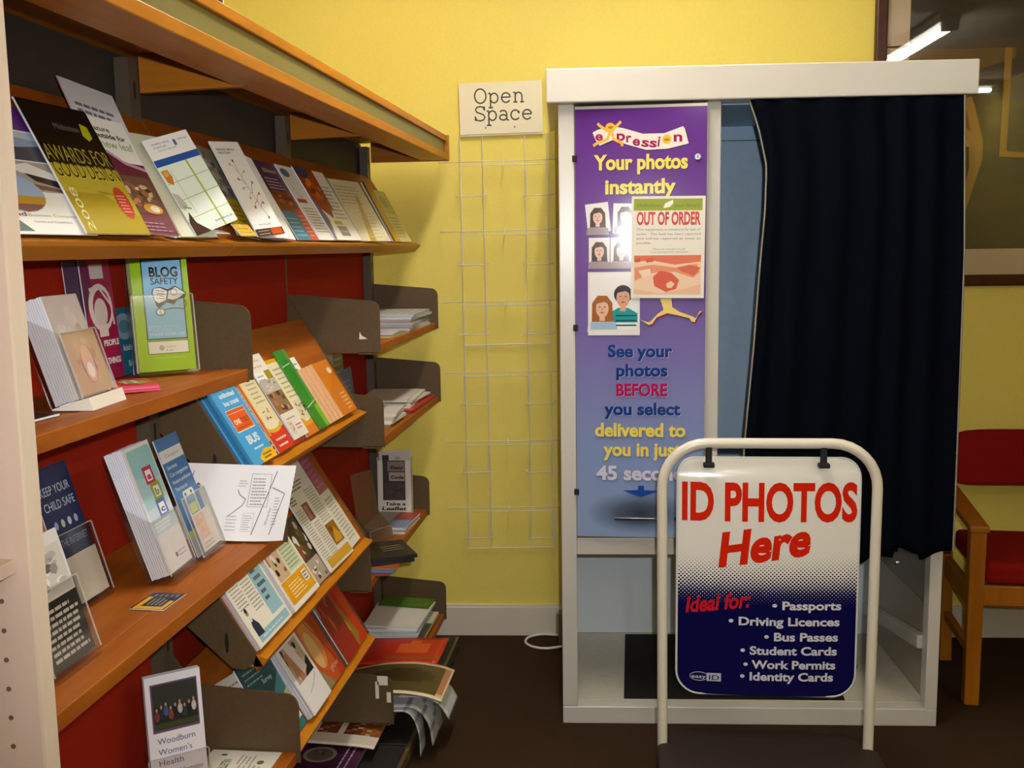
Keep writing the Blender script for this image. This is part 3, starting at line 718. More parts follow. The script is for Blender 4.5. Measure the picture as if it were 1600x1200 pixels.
# wire leaflet rack
rk = empty('wire_rack', RM @ Matrix.Translation((-.2, DW, .33)), 'empty wire leaflet rack on the yellow wall, under the cream sign', 'rack')
RI = Matrix.Translation((.2, -DW, -.33))
wr = MB(); yb = DW - .012; r = .0019
for u0, u1 in ((-.353, -.347), (-.273, -.262), (-.123, -.112), (-.046, -.030)): wr.tube([(u0, yb, 1.845), (u1, yb, .338)], r, M_wire, 6)
for z in (1.846, 1.10, .338): wr.tube([(-.353, yb - .003, z), (-.03, yb - .003, z + .006)], r * 1.2, M_wire, 6)
wr.build('upright_wires', rk, RI)
for z in (1.752, 1.509, 1.260, 1.005, .752, .505):
    p = MB(); f = yb - .05; a, c = -.425, .02
    p.tube([(a + .004, yb - .004, z + .004), (a, f, z), (-.195, f, z + .003), (c, f, z + .006), (c, yb - .004, z + .01)], r * .8, M_wire, 6)
    p.tube([(-.35, f, z - .012), (-.04, f, z - .010)], r * .8, M_wire, 6)
    p.tube([(-.195, yb - .004, z + .012), (-.195, f, z + .002), (-.195, f, z - .012)], r * .8, M_wire, 6)
    for x0, x1 in ((-.368, -.262), (-.132, -.026)): p.tube([(x0 + .006, yb - .003, z - .112), (x0, f + .014, z - .118), (x1, f + .014, z - .116), (x1 + .004, yb - .003, z - .112)], r * .9, M_wire, 6)
    for x0, x1 in ((-.35, -.268), (-.118, -.036)): p.tube([(x0, f, z - .012), (x0, f + .014, z - .117)], r * .7, M_wire, 6); p.tube([(x1, f, z - .012), (x1, f + .014, z - .117)], r * .7, M_wire, 6)
    p.build('pocket', rk, RI)
# framed picture
U0, U1, Z0, Z1 = 1.09, 2.42, 1.294, 2.66
pc = empty('framed_picture', RM @ Matrix.Translation(((U0 + U1) / 2, DW, Z0)), 'large dark framed picture of an ochre figure, on the wall behind the booth', 'picture')
PI_ = Matrix.Translation((-(U0 + U1) / 2, -DW, -Z0))
fr = MB(); fw = .04
for q in ((U0, Z0, U1, Z0 + fw), (U0, Z1 - fw, U1, Z1), (U0, Z0 + fw, U0 + fw, Z1 - fw), (U1 - fw, Z0 + fw, U1, Z1 - fw)): fr.box(q[0], DW - .03, q[1], q[2], DW, q[3], M_frame)
fr.build('frame', pc, PI_, bevel=.006)
MB().box(U0 + fw, DW - .014, Z0 + fw, U1 - fw, DW - .002, Z1 - fw, M_matb).build('mount', pc, PI_)
aw, ah = U1 - U0 - 2 * fw - .16, Z1 - Z0 - 2 * fw - .17
AR = Sheet(aw, ah, .001, '2a1c10', rough=.6)
def au(px): return (px - 1422) / 540.
def av(py): return (392 - py) / 640.
for i in range(26):
    q = random.Random(i); AR.poly([(q.uniform(0, .9) + .1 * math.cos(j), q.uniform(0, .02) + .05 + .9 * ((i * 7) % 26) / 26 + .04 * math.sin(j)) for j in (0, 1.5, 3, 4.5)], q.choice(('33240f', '21170f', '3a2a12', '2c2016')))
AR.poly([(au(a), av(b)) for a, b in ((1422, 0), (1600, 0), (1600, 20), (1540, 40), (1500, 60), (1460, 70), (1422, 62))], '6b4a12')
for pts, c in (([(1494, 20), (1504, 22), (1520, 60), (1535, 110), (1552, 180), (1552, 215), (1540, 262), (1524, 330), (1520, 386), (1508, 388), (1515, 320), (1530, 230), (1528, 190), (1515, 170), (1500, 140), (1488, 110), (1488, 60)], 'a8782a'),
               ([(1500, 200), (1512, 176), (1526, 176), (1530, 190), (1514, 188), (1506, 214), (1502, 250), (1512, 262), (1500, 275), (1490, 250)], 'b58632'),
               ([(1490, 262), (1504, 280), (1508, 330), (1504, 388), (1494, 388), (1496, 320)], '8c5a20'), ([(1478, 60), (1490, 40), (1494, 90), (1482, 96)], '94652a'),
               ([(1582, 0), (1594, 0), (1592, 200), (1640, 204), (1640, 214), (1580, 210)], '9a6f1e'), ([(1500, 50), (1508, 58), (1512, 92), (1503, 84)], '6a3418'), ([(1510, 100), (1522, 120), (1530, 160), (1518, 150)], '7c3c18')):
    AR.poly([(au(a), av(b)) for a, b in pts], c)
AR.build('artwork', pc, PI_ @ Matrix.Translation((U0 + fw + .078, DW - .0145, Z0 + fw + .09)) @ Matrix.Rotation(R(90), 4, 'X'), fix=False)
MB().box(U0 + fw - .004, DW - .020, Z0 + fw - .004, U1 - fw + .004, DW - .018, Z1 - fw + .004, M_glass).build('glass', pc, PI_)
# cable on the floor
pts = [(-.005, .60, .008), (-.06, .585, .006), (-.11, .60, .006), (-.138, .64, .006), (-.13, .69, .006), (-.09, .715, .008), (-.04, .72, .006), (.03, .70, .006)]
def smooth(p, n=5):
    p = [Vector(x) for x in p]; out = []
    for i in range(len(p) - 1):
        a, b, c, d = p[max(i - 1, 0)], p[i], p[i + 1], p[min(i + 2, len(p) - 1)]
        for k in range(n):
            t = k / n; out.append(.5 * ((2 * b) + (c - a) * t + (2 * a - 5 * b + 4 * c - d) * t * t + (3 * b - a - 3 * c + d) * t ** 3))
    return out + [p[-1]]
tag(MB().tube(smooth(pts), .005, M_pipe, 8).build('cable', None, RM), 'white power cable looped on the carpet beside the booth', 'cable')

# ------------------------------------------------------------------ chair
CM = Matrix.Translation((1.06, 3.272, 0)) @ Matrix.Rotation(R(-3.9), 4, 'Z')
ch = empty('armchair', CM, 'wooden armchair with red upholstered seat and back, right of the booth', 'chair')
CW = .56
def cp(b, n, bev=.004): return b.build(n, ch, bevel=bev)
for x in (0, CW): cp(MB().prism([(x - .022, 0), (x + .022, 0), (x + .024, .56), (x - .024, .56)], 'y', -.02, .025, M_chair), 'leg')
for x in (0, CW): cp(MB().add([(x - .02, .34, 0), (x + .02, .34, 0), (x + .02, .385, 0), (x - .02, .385, 0), (x - .016, .37, .42), (x + .016, .37, .42), (x + .016, .405, .42), (x - .016, .405, .42), (x - .016, .41, .80), (x + .016, .41, .80), (x + .016, .435, .80), (x - .016, .435, .80)],
        [(0, 1, 2, 3)] + [(a + i, a + (i + 1) % 4, a + 4 + (i + 1) % 4, a + 4 + i) for a in (0, 4) for i in range(4)] + [(8, 9, 10, 11)], M_chair), 'leg')
for x in (0, CW): cp(MB().prism([(-.03, .56), (-.03, .582), (.40, .615), (.40, .59)], 'x', x - .03, x + .03, M_chair), 'armrest', .006)
for x in (0, CW): cp(MB().box(x - .012, .026, .30, x + .012, .37, .37, M_chair), 'side_rail')
for x in (0, CW): cp(MB().box(x - .012, .026, .15, x + .012, .345, .18, M_chair), 'stretcher')
cp(MB().box(.022, -.012, .325, CW - .022, .018, .39, M_chair), 'front_rail')
def cushion(x0, y0, z0, x1, y1, z1, name, bow=0):
    b = MB(); vs = []; fs = []; n = 10
    for j in range(n + 1):
        for i in range(n + 1):
            vs.append((x0 + (x1 - x0) * i / n, j / n, 0))
    o = MB().box(x0, y0, z0, x1, y1, z1, M_redcloth).build(name, ch)
    q = o.modifiers.new('bevel', 'BEVEL'); q.width = .018; q.segments = 4
    return o
cushion(.025, -.015, .392, CW - .025, .40, .462, 'seat')
# back cushion: slightly bowed
bv = []; n = 14
for k in range(n + 1):
    s = k / n; y = .375 + .035 * (4 * s * (1 - s)); x = .018 + (CW - .036) * s
    e = .012 * (1 - 4 * s * (1 - s)) ** 4
    bv += [(x, y, .615 + e), (x, y + .04, .615 + e), (x, y + .058, .805 - e), (x, y + .018, .805 - e)]
b = MB().add(bv, [(4 * k + i, 4 * k + (i + 1) % 4, 4 * k + 4 + (i + 1) % 4, 4 * k + 4 + i) for k in range(n) for i in range(4)] + [(0, 1, 2, 3), (4 * n, 4 * n + 3, 4 * n + 2, 4 * n + 1)], M_redcloth).build('backrest', ch, bevel=.012)

# ------------------------------------------------------------------ leaflets on the top sloping display
GT = 'leaflets on the top display'
def tst(y, lift, yaw=-2, lean=29, rot=0, z=1.4755):
    return stand(-.752, y, z - max(lift, 0) * .6 * math.sin(R(lean)), yaw, lean, lift) @ Matrix.Rotation(R(rot), 4, 'Z')
def leaf(name, k, y, s, w, h, t, lift, label, base='f0ece4', edge=None, rot=0, cat='leaflet', group=GT, draw=None, rough=.32, pose=None):
    sh = Sheet(w, h, t, base, edge, rough)
    if draw: draw(sh)
    if k == 'T': return fin(sh, name, tst(y, lift, **(pose or {})), label, cat, group)
    return fin(sh, name, slp(k, y, max(s, .0015), lift + t + .0006, rot), label, cat, group)
def d_land(p):
    p.rect(0, .80, 1, 1, '5c2a78'); p.rect(0, .56, 1, .79, '8fa2b8'); p.poly([(0, .56), (0, .66), (.3, .70), (.6, .66), (1, .7), (1, .56)], '4a4a52'); p.poly([(.2, .7), (.5, .75), (1, .72), (1, .79), (.2, .79)], 'b8c4d0')
    p.rect(0, .32, 1, .55, 'a89f98'); p.poly([(.35, .5), (.6, .54), (1, .44), (1, .38), (.5, .45)], 'e8e4e0'); p.poly([(.5, .46), (1, .4), (1, .34), (.6, .40)], '2a201c'); p.poly([(.1, .42), (1, .34), (1, .32), (.1, .36)], '7c5a40')
    p.ell(.30, .30, .30, .14, '9cb4d0'); p.poly([(.01, .28), (.59, .28), (.57, .24), (.48, .19), (.3, .16), (.12, .19), (.03, .24)], 'c09018'); p.poly([(.06, .22), (.54, .22), (.42, .175), (.3, .16), (.14, .19)], '7c4a48')
    p.text('and', .08, .26, .13, .03, '7c2a6a', .03); p.text('Business Competition', .28, .95, .13, .02, '9a9a5c'); p.text('Terms and Conditions', .30, .75, .085, .014, '5a5a6a')
    p.poly([(0, .02), (.25, .02), (.1, .13), (0, .13)], '1a4a3a')
leaf('leaflet', 'T', 1.195, 0, .19, .20, .002, .004, 'white and purple landscape photo leaflet, leftmost on the top display', draw=d_land, pose=dict(yaw=-2))
def d_awards(p):
    p.rect(0, .52, 1, 1, '0e0c0a'); p.poly([(0, .52), (.0, .36), (.5, .34), (.8, .30), (1, .3), (1, .52)], 'b9a82c'); p.rect(0, 0, 1, .31, 'a8920c'); p.poly([(0, .31), (0, .36), (.5, .33), (1, .14), (1, .31)], 'b9a82c')
    p.text('Midlothian', .36, .72, .80, .05, '6a6a64', .0); p.poly([(.74, .78), (.78, .88), (.88, .86), (.88, .77), (.80, .74)], 'b2b41c')
    p.text('AWARDS FOR', .02, .97, .545, .125, 'a89a2c', .0, 0, 0, (.0010, -.0010, '0e0c0a')); p.text('GOOD DESIGN', .03, .98, .425, .125, '2a240a', .0, 0, 0, (.0008, -.0008, 'd8c860'))
    p.text('2008', .16, .56, .02, .075, 'e4dca0', .0, 0, 90)
    q = [(.82 + (.105 if i % 2 else .12) * math.cos(R(7.5 * i)), .25 + (.12 if i % 2 else .135) * math.sin(R(7.5 * i))) for i in range(48)]; p.poly(q, 'c03018'); p.lines(.75, .17, .89, .32, 6, 'e8b0a0')
leaf('booklet', 'T', 1.350, 0, .170, .209, .003, .016, 'black and mustard booklet with large Awards for Good Design lettering', 'b3a020', draw=d_awards, cat='booklet', pose=dict(yaw=-3, lean=27.5))
def d_newleaf(p):
    p.rect(0, 0, 1, .62, '6a2038'); p.poly([(0, .62), (0, .72), (.35, .68), (.6, .60), (1, .56), (1, .5), (0, .5)], '6a2038'); p.poly([(0, .72), (.35, .68), (.6, .6), (1, .56), (1, .59), (.6, .63), (.36, .71), (0, .745)], 'b89ab0')
    p.text('nature', .25, .62, .88, .045, '3a3a38', .02); p.text('outside for', .27, .88, .82, .045, '2c2c2a', .03); p.text('new leaf', .30, .95, .735, .07, '6a9a4a')
    p.photo(.22, .18, .95, .50, ['6b4a3a', 'a5623a', 'd8b48a', '2c1c16', 'c89060', 'e0d0b8', '8a5a4a'], 26, 4); p.ell(.70, .22, .2, .045, 'd89a40'); p.ell(.74, .22, .1, .03, 'f0e4d0'); p.lines(.2, .02, .9, .11, 3, 'b08a98')
leaf('leaflet', 'T', 1.500, 0, .122, .209, .002, .004, 'maroon new leaf leaflet with a food photo and white wavy top', draw=d_newleaf, pose=dict(yaw=-8, rot=-2.5, z=1.4815))
def d_grey(p):
    p.lines(.12, .45, .92, .86, 9, '6f6f76', .5); p.lines(.16, .08, .9, .40, 8, '8a8a90', .45); p.text('leaf', .5, .7, .08, .03, '7a9a6a')
leaf('leaflet', 'T', 1.500, 0, .125, .272, .002, -.010, 'tall grey-white sheet of paragraphs standing behind the new leaf leaflet', 'd4d4da', 'b8929a', draw=d_grey, pose=dict(yaw=-8, rot=-8, z=1.494))
def d_tiles(p):
    p.rect(0, 0, 1, .78, 'dfe8d8'); p.rect(0, .72, 1, .79, '1f4f9c'); p.text('Healthy eating', .14, .52, .93, .022, '2c4a7c'); p.text('at every age', .14, .42, .895, .022, '2c4a7c'); p.text('Your local health guide', .2, .62, .86, .018, '6a7a9c')
    p.rect(.60, .88, .66, .94, '4a6a9c'); p.text('NHS Borders', .72, .93, .92, .022, '3a5a8c')
    for a in (.17, .36, .54): p.stroke([(0, a), (1, a + .02)], .0012, 'a8a860')
    p.stroke([(.64, .72), (.70, 0)], .004, 'aab23c'); p.stroke([(.22, .66), (.26, .2)], .001, 'a8a860')
    p.poly([(.02, .68), (.16, .68), (.19, .60), (.13, .52), (.04, .56)], 'c87a20'); p.ell(.10, .64, .05, .03, 'e0a850', 10); p.poly([(0, .46), (.1, .42), (.16, .30), (.06, .26), (0, .3)], 'b8b4a0'); p.stroke([(.06, .3), (.2, .26)], .003, '8a9a30')
    p.poly([(0, .0), (0, .14), (.10, .24), (.14, .12), (.34, .0)], '3a2418'); p.text('www.nhs.co.uk', .52, .95, .06, .03, '4a6a9c')
for i in range(3):
    fin(Sheet(.112, .200, .0014, 'd8d8c0', ['8fa08c', 'c2c8b8', '9a9a7c'][i]), 'leaflet', tst(1.650 + .009 * i, .0 + .0032 * i, -9), ['pale leaflet with a green edge, rearmost of the stack behind the white-tiled leaflet', 'pale leaflet with a light edge, middle of the stack behind the white-tiled leaflet', 'pale leaflet with an olive edge, directly behind the white-tiled leaflet'][i], 'leaflet', GT)
leaf('leaflet', 'T', 1.716, .006, .111, .178, .002, .0165, 'white leaflet with a blue band over pale kitchen tiles, tilted on the top display', draw=d_tiles, pose=dict(yaw=-25, lean=22, rot=17))
def d_stone(p):
    p.photo(0, .38, 1, 1, ['9a8f78', 'b8ac98', '6a6050', 'c4b290', '7c7260', 'd0c6ac'], 40, 9); p.rect(0, .12, 1, .42, 'c8a41a'); p.rect(0, 0, 1, .12, '5a4a28'); p.lines(.25, .16, .9, .38, 4, '6a5a1a')
leaf('leaflet', 'T', 1.945, 0, .105, .211, .0015, -.006, 'stone wall and yellow leaflet between the tiled leaflet and the branch leaflet', 'c8a41a', draw=d_stone, pose=dict(yaw=-1, lean=30, rot=-5, z=1.4855))
def d_branch(p):
    p.text('PERSONAL SERVICE', .1, .72, .905, .022, '3a3a3a', .02); p.text('DIRECTORY', .1, .55, .87, .022, '3a3a3a', .02)
    p.stroke([(.46, .80), (.48, .66), (.55, .50), (.60, .36), (.72, .20)], .0012, '3a3a30'); p.rect(.44, .78, .49, .81, '2a2a2a'); p.rect(.70, .17, .75, .20, '2a2a2a')
    for (a, b, c, d, col) in ((.48, .66, .3, .76, 'c8a850'), (.50, .62, .68, .68, 'b0b080'), (.53, .54, .34, .6, 'c04a4a'), (.55, .5, .34, .5, '9ab0b0'), (.56, .46, .42, .40, 'd09060'), (.57, .44, .76, .56, '5a7ab0'), (.60, .36, .42, .30, 'b03a4a'), (.6, .36, .8, .44, 'b84a3a'), (.64, .3, .78, .34, 'c83a3a')):
        p.stroke([(a, b), ((a + c) / 2, (b + d) / 2 + .02), (c, d)], .0014, col); p.ell(c, d, .035, .016, col, 8)
    p.text('Your free guide', .2, .66, .11, .022, 'b86a6a'); p.rect(0, 0, 1, .075, '2c1410'); p.rect(.55, .005, .95, .07, 'b8440e'); p.lines(.08, .01, .5, .07, 2, 'b0a090')
for i in range(6):
    fin(Sheet(.105, .206, .0024, 'ece8e4', ['c8c8d8', 'e8e4e2', 'b8bccc'][i % 3]), 'booklet', tst(2.026 + .022 * (5 - i), -.001 + .0029 * i, -7), 'white booklet with a plain edge in the stack behind the coloured branch booklet', 'booklet', 'stack behind the branch booklet')
leaf('booklet', 'T', 1.996, 0, .103, .209, .003, .0205, 'white booklet with a thin coloured branch drawing, front of its thick stack', draw=d_branch, cat='booklet', pose=dict(yaw=-13, lean=26, rot=5))
def d_multi(p):
    p.rect(0, .6, 1, 1, '4a2a50'); p.text('Direct', .3, .85, .86, .05, 'c8b0c0', .02); p.lines(.15, .64, .9, .80, 4, 'c0a8c0'); p.photo(0, .34, 1, .62, ['7a3a14', 'b05a1c', 'd07a30', '4a200c'], 14, 2)
    p.rect(0, 0, .62, .36, '1f7a9c'); p.rect(.62, 0, 1, .40, 'c83a1a'); p.lines(.06, .04, .56, .3, 5, '9cc4d0'); p.lines(.66, .04, .96, .34, 6, 'f0b0a0')
leaf('leaflet', 'T', 2.292, 0, .158, .211, .002, .0005, 'purple, brown and teal leaflet just right of the branch booklet stack', draw=d_multi, pose=dict(yaw=0, lean=30))
def d_wblue(p):
    p.ell(.3, .9, .22, .06, '4a6a9c'); p.lines(.15, .1, .9, .45, 9, '6a5a5a'); p.stroke([(.25, .72), (.4, .55), (.5, .6)], .002, '5a5a5a'); p.rect(.1, .5, .6, .55, 'a04030')
leaf('leaflet', 'T', 2.445, 0, .14, .210, .002, .004, 'white printed leaflet left of the dark red flame leaflet', draw=d_wblue, pose=dict(yaw=0, lean=30))
def d_flame(p):
    p.poly([(0, .55), (.0, .95), (.3, 1), (.62, 1), (.58, .55), (.4, .3), (.2, .4)], '8a2a14'); p.photo(.05, .42, .58, .93, ['9c3a14', 'c85a1a', '6a1c10', 'd88a3a'], 14, 5)
    p.poly([(0, .6), (.14, .42), (.2, .28), (.06, 0), (0, 0)], '6a5a8a'); p.poly([(0, .9), (0, 1.0), (.4, 1.0), (.42, .93), (.2, .84)], '1e3260'); p.rect(.32, .22, .6, .27, 'c8b030'); p.rect(.34, .06, .66, .2, '7a7a78'); p.lines(.5, .3, .92, .8, 9, 'a08a70'); p.text('free guide', .38, .62, .11, .04, 'e0dcd0')
leaf('leaflet', 'T', 2.566, 0, .26, .214, .0025, .0085, 'white leaflet with a dark red flame picture and blue top, beside the cream booklets', draw=d_flame, pose=dict(yaw=0, lean=30))
def d_cream(p):
    p.rect(0, 0, .05, 1, '5a9090'); p.rect(.05, 0, 1, 1, 'd8cca8'); p.poly([(.3, 0), (.62, .75), (.72, .75), (.5, 0)], 'b8963c'); p.lines(.12, .6, .9, .92, 6, 'a89a78'); p.lines(.4, .05, .9, .5, 8, 'b8ac88')
leaf('booklet', 'T', 2.835, 0, .213, .203, .003, .002, 'cream booklet with a teal left edge, on the far half of the top display', 'd8cca8', draw=d_cream, cat='booklet', pose=dict(yaw=-10, lean=30.5))
def d_yel(p): p.rect(0, 0, .3, 1, '4a1820'); p.rect(.3, 0, 1, 1, 'b8921e')
leaf('booklet', 'T', 3.215, 0, .06, .212, .004, .006, 'maroon and gold booklet near the far end of the top display', 'b8921e', draw=d_yel, cat='booklet', pose=dict(yaw=-9))
def d_pale(p): p.rect(0, .55, 1, 1, 'b0ac60'); p.rect(0, 0, 1, .55, 'cdbf84'); p.rect(0, 0, .06, 1, 'e4dca8'); p.lines(.2, .08, .9, .5, 7, '8f8448'); p.ell(.5, .78, .25, .12, '8f9048')
leaf('leaflet', 'T', 3.312, 0, .135, .192, .002, .002, 'pale green leaflet, last on the right of the top display', 'c4bc74', draw=d_pale, pose=dict(yaw=-5))
q = Sheet(.075, .024, .0015, 'ece4d4'); q.lines(.05, .1, .6, .8, 3, 'b0a890'); q.rect(.62, .15, .95, .8, '5a78a0'); q.rect(.7, .2, .74, .7, 'ece4d4'); q.rect(.82, .2, .86, .7, 'ece4d4')
fin(q, 'card', tst(1.80, .006, -4, 74, z=1.4825), 'small white card with a barcode at the foot of the tiled leaflet', 'card')
q = Sheet(.072, .030, .002, 'dcb42c'); q.lines(.1, .2, .9, .8, 2, '9a7a14'); q.rect(.4, .8, .5, 1.0, 'e8e0c8')
fin(q, 'card', tst(1.912, .020, -4, 42), 'small yellow card at the foot of the stone wall leaflet', 'card')

# ------------------------------------------------------------------ clear holders
def holder(mw, w, h, d, ph, label, lean, group='clear leaflet holders', M_acr=M_acr, zf=.0047, bm=None):
    """stands on its own back; inside faces at z 0 (front) and -d (back)"""
    t = empty('leaflet_holder', mw, label, 'leaflet holder', group)
    g = .0022
    MB().box(-.003, -.002, -d - g, w + .003, h, -d, M_acr).build('back_panel', t)
    MB().box(-.003, -.002, .0025, w + .003, ph, .0025 + g, M_acr).box(-.003, ph, .0022, w + .003, ph + .0014, .0027 + g, M_edge).build('front_pocket', t)
    for x in (-.003 - g, w + .003): MB().prism([(-.002, .001 + g), (ph, .001 + g), (min(h, ph + d * 1.2), -d - g), (-.002, -d - g)], 'x', x, x + g, M_acr).box(x, -.002, .001 + g, x + g, ph, .0024 + g, M_edge).build('side_wall', t)
    MB().prism([(-.0021, zf), (-.0041 - (zf + d + g) * math.tan(R(lean)), zf), (-.0041, -d - g), (-.0021, -d - g)], 'x', -.003, w + .003, bm or M_acr).build('base', t)
    return t
def pile(n, mw, w, h, t, base, edge, label, group, name='leaflet', cat='leaflet', step=None, draw=None, jit=.0):
    """n copies one behind the other (local -z), first one at the front"""
    sh = Sheet(w, h, t, base, edge)
    if draw: draw(sh)
    o = fin(sh, name, mw, label, cat, group); step = step or t * 1.08
    for i in range(1, n): dup(o, mw @ Matrix.Translation((rnd.uniform(-jit, jit), rnd.uniform(-jit, jit), -step * i)))
    return o

# near bay, upper flat shelf
A1 = stand(-.765, 1.352, 1.2506, 4, 17)
def d_pink(p):
    p.rect(0, 0, 1, 1, 'd8ccc8'); p.photo(0, 0, 1, 1, ['dccfca', 'e4d6d0', 'cfb0b0', 'd8bcb8', 'e8dcd4'], 16, 3); p.ell(.35, .4, .2, .12, 'b88890'); p.ell(.3, .42, .1, .06, 'c89aa0')
sh = Sheet(.105, .150, .003, 'dccfca', 'eceaee'); d_pink(sh)
fin(sh, 'leaflet', A1 @ Matrix.Translation((0, 0, -.004)), 'pale pink flower leaflet, front of the white stack on the upper flat shelf', 'leaflet')
pile(9, A1 @ Matrix.Translation((-.001, 0, -.0075)), .105, .150, .003, 'e6e4ea', 'e9e7ee', 'white-edged leaflet in the fanned stack behind the pink flower leaflet', 'white stack on the upper flat shelf', step=.0036, jit=.0008)
q = Sheet(.1, .092, .0015, 'd9b890', rough=.2); q.photo(0, 0, 1, 1, ['d8b48e', 'dcb896', 'c99a80', 'e0c09c', 'cf9c8c'], 14, 8); q.ell(.5, .45, .2, .3, 'b86a70'); q.ell(.5, .5, .17, .27, 'd8b090'); q.ell(.5, .36, .16, .2, 'd8a8a0'); q.ell(.5, .36, .10, .13, 'e8d8c8')
fin(q, 'card', A1 @ Matrix.Translation((.004, .002, .0020)), 'peach-coloured flower card in the front pocket of the near clear holder', 'card')
holder(A1, .105, .135, .042, .094, 'clear holder with the pink flower leaflets on the upper flat shelf', 17, zf=.012, bm=mat('e4ddcc', .25))
def d_people(p):
    p.rect(0, 0, 1, 1, 'a0184c'); p.poly([(0, .5), (0, 1), (.25, 1), (.3, .8)], '6a1450'); p.rect(.3, .84, .75, .96, 'd8ccd0'); p.ell(.52, .60, .40, .20, 'e8dcd8'); p.ell(.56, .60, .30, .15, 'a0184c'); p.ell(.5, .56, .22, .12, 'ddd0cc'); p.rect(.36, .36, .66, .46, 'e8dcd8')
    p.stroke([(.2, .75), (.5, .78), (.86, .62), (.9, .45)], .006, 'e4d4d0'); p.text('PEOPLE', .45, .97, .28, .05, 'f0e8e8', .04); p.text('THINGS', .5, .95, .13, .05, 'f0e8e8', .04)
sh = Sheet(.1, .208, .002, 'a0184c'); d_people(sh); fin(sh, 'leaflet', stand(-.902, 1.645, 1.234, 0, 5), 'magenta People leaflet with a white arc, leaning against the red panel', 'leaflet')
sh = Sheet(.07, .205, .0015, '4a1c50'); fin(sh, 'leaflet', stand(-.907, 1.600, 1.234, 0, 4.5), 'dark purple leaflet half hidden behind the magenta one', 'leaflet')
sh = Sheet(.1, .12, .002, '1f6a86'); sh.ell(.5, .72, .32, .2, '8aa4b4'); sh.ell(.5, .72, .2, .1, '5a8498'); sh.text('kids', .38, .72, .36, .09, 'd0e0e4', .02); sh.text('line', .5, .85, .12, .09, 'c8dce0', .02)
fin(sh, 'leaflet', stand(-.906, 1.725, 1.234, 0, 5), 'teal blue leaflet between the magenta and the green ones', 'leaflet')
CARD = Matrix.Translation((-.862, 1.585, 1.2336)) @ Matrix.Rotation(R(-52), 4, 'Z')
def d_redcard(p):
    p.rect(0, 0, 1, .25, 'd8701a'); p.poly([(.15, .5), (.45, .3), (.85, .7), (.5, .95)], '8a9a3a'); p.text('ENJOY MORE', .25, .72, .6, .1, 'f0ece0', .03); p.text('your choice', .3, .7, .4, .1, 'f0ece0', .03); p.lines(.1, .05, .8, .22, 2, '8a3a10')
for i in range(5):
    sh = Sheet(.09, .075, .0022, 'b8201a', ['d84a6a', 'c83040', 'e06a8a'][i % 3])
    if i == 4: d_redcard(sh)
    fin(sh, 'card', CARD @ Matrix.Translation((.0015 * i, -.0012 * i, .0024 * (i + 1))), 'red card with an orange edge, on top of the flat stack' if i == 4 else 'plain red card in the flat stack under the top red card', 'card', 'red cards on the upper flat shelf')
BL = stand(-.862, 1.722, 1.2423, -49.4, 8)
def d_blog(p):
    p.rect(.18, .265, .90, .95, '101418'); p.rect(.20, .275, .88, .94, '7fb8dc'); p.text('BLOG', .32, .82, .80, .085, '101418', .03); p.text('SAFETY', .33, .82, .735, .055, '101418', .015)
    p.poly([(.33, .66), (.36, .70), (.48, .715), (.62, .69), (.76, .72), (.94, .66), (.92, .62), (.78, .60), (.70, .56), (.58, .58), (.44, .53), (.40, .55)], '101010'); p.poly([(.35, .665), (.38, .70), (.48, .705), (.61, .675), (.57, .60), (.44, .575), (.38, .6)], 'e8e4dc'); p.poly([(.63, .675), (.76, .71), (.92, .655), (.80, .615), (.70, .60), (.6, .61)], 'e0dcd4')
    for k in range(4): p.stroke([(.40 + .01 * k, .685 - .022 * k), (.56, .67 - .02 * k)], .001, '303030')
    p.ell(.72, .665, .06, .03, '303030', 14); p.ell(.72, .665, .05, .025, 'e8e4dc', 14); p.ell(.46, .50, .085, .032, '101010', 16); p.ell(.46, .50, .07, .025, 'e0e4e4', 16); p.stroke([(.46, .525), (.46, .475)], .0008, '303030'); p.stroke([(.53, .52), (.7, .53), (.88, .52), (.93, .56), (.9, .60)], .0016, '101010')
    p.text('KEEPING UP WITH', .23, .72, .365, .022, 'b8d4e4'); p.text('YOUR CHILD', .23, .62, .335, .022, 'b8d4e4'); p.text("ONLINE SOCIAL LIFE", .23, .85, .30, .025, 'd8e8f0')
    p.rect(.18, .145, .90, .255, '3a3a30'); p.rect(.19, .15, .89, .25, 'e6e2d8'); p.ell(.42, .195, .05, .025, 'b0b0a0', 10); p.text('Children', .48, .68, .195, .02, 'c88a3a'); p.text('1st', .5, .62, .165, .02, '8a8a8a'); p.text('Parents guide to safety online', .28, .82, .105, .018, 'd0dc8a')
pile(8, BL @ Matrix.Translation((0, 0, -.0025)), .1, .21, .0024, '8fb81c', 'd8dcb0', 'green leaflet in the stack behind the Blog Safety leaflet', 'green stack in the clear holder', step=.003)
sh = Sheet(.1, .21, .002, '96c01e', rough=.22); d_blog(sh); fin(sh, 'leaflet', BL, 'bright green and blue Blog Safety leaflet with an open book drawing', 'leaflet')
holder(BL, .1, .205, .030, .135, 'clear holder with the green Blog Safety leaflets', 8)
sh = Sheet(.07, .04, .003, '1c1c1e'); fin(sh, 'card', lie(-.78, 1.24, 1.2365, 85), 'small dark card lying at the near end of the upper flat shelf', 'card')

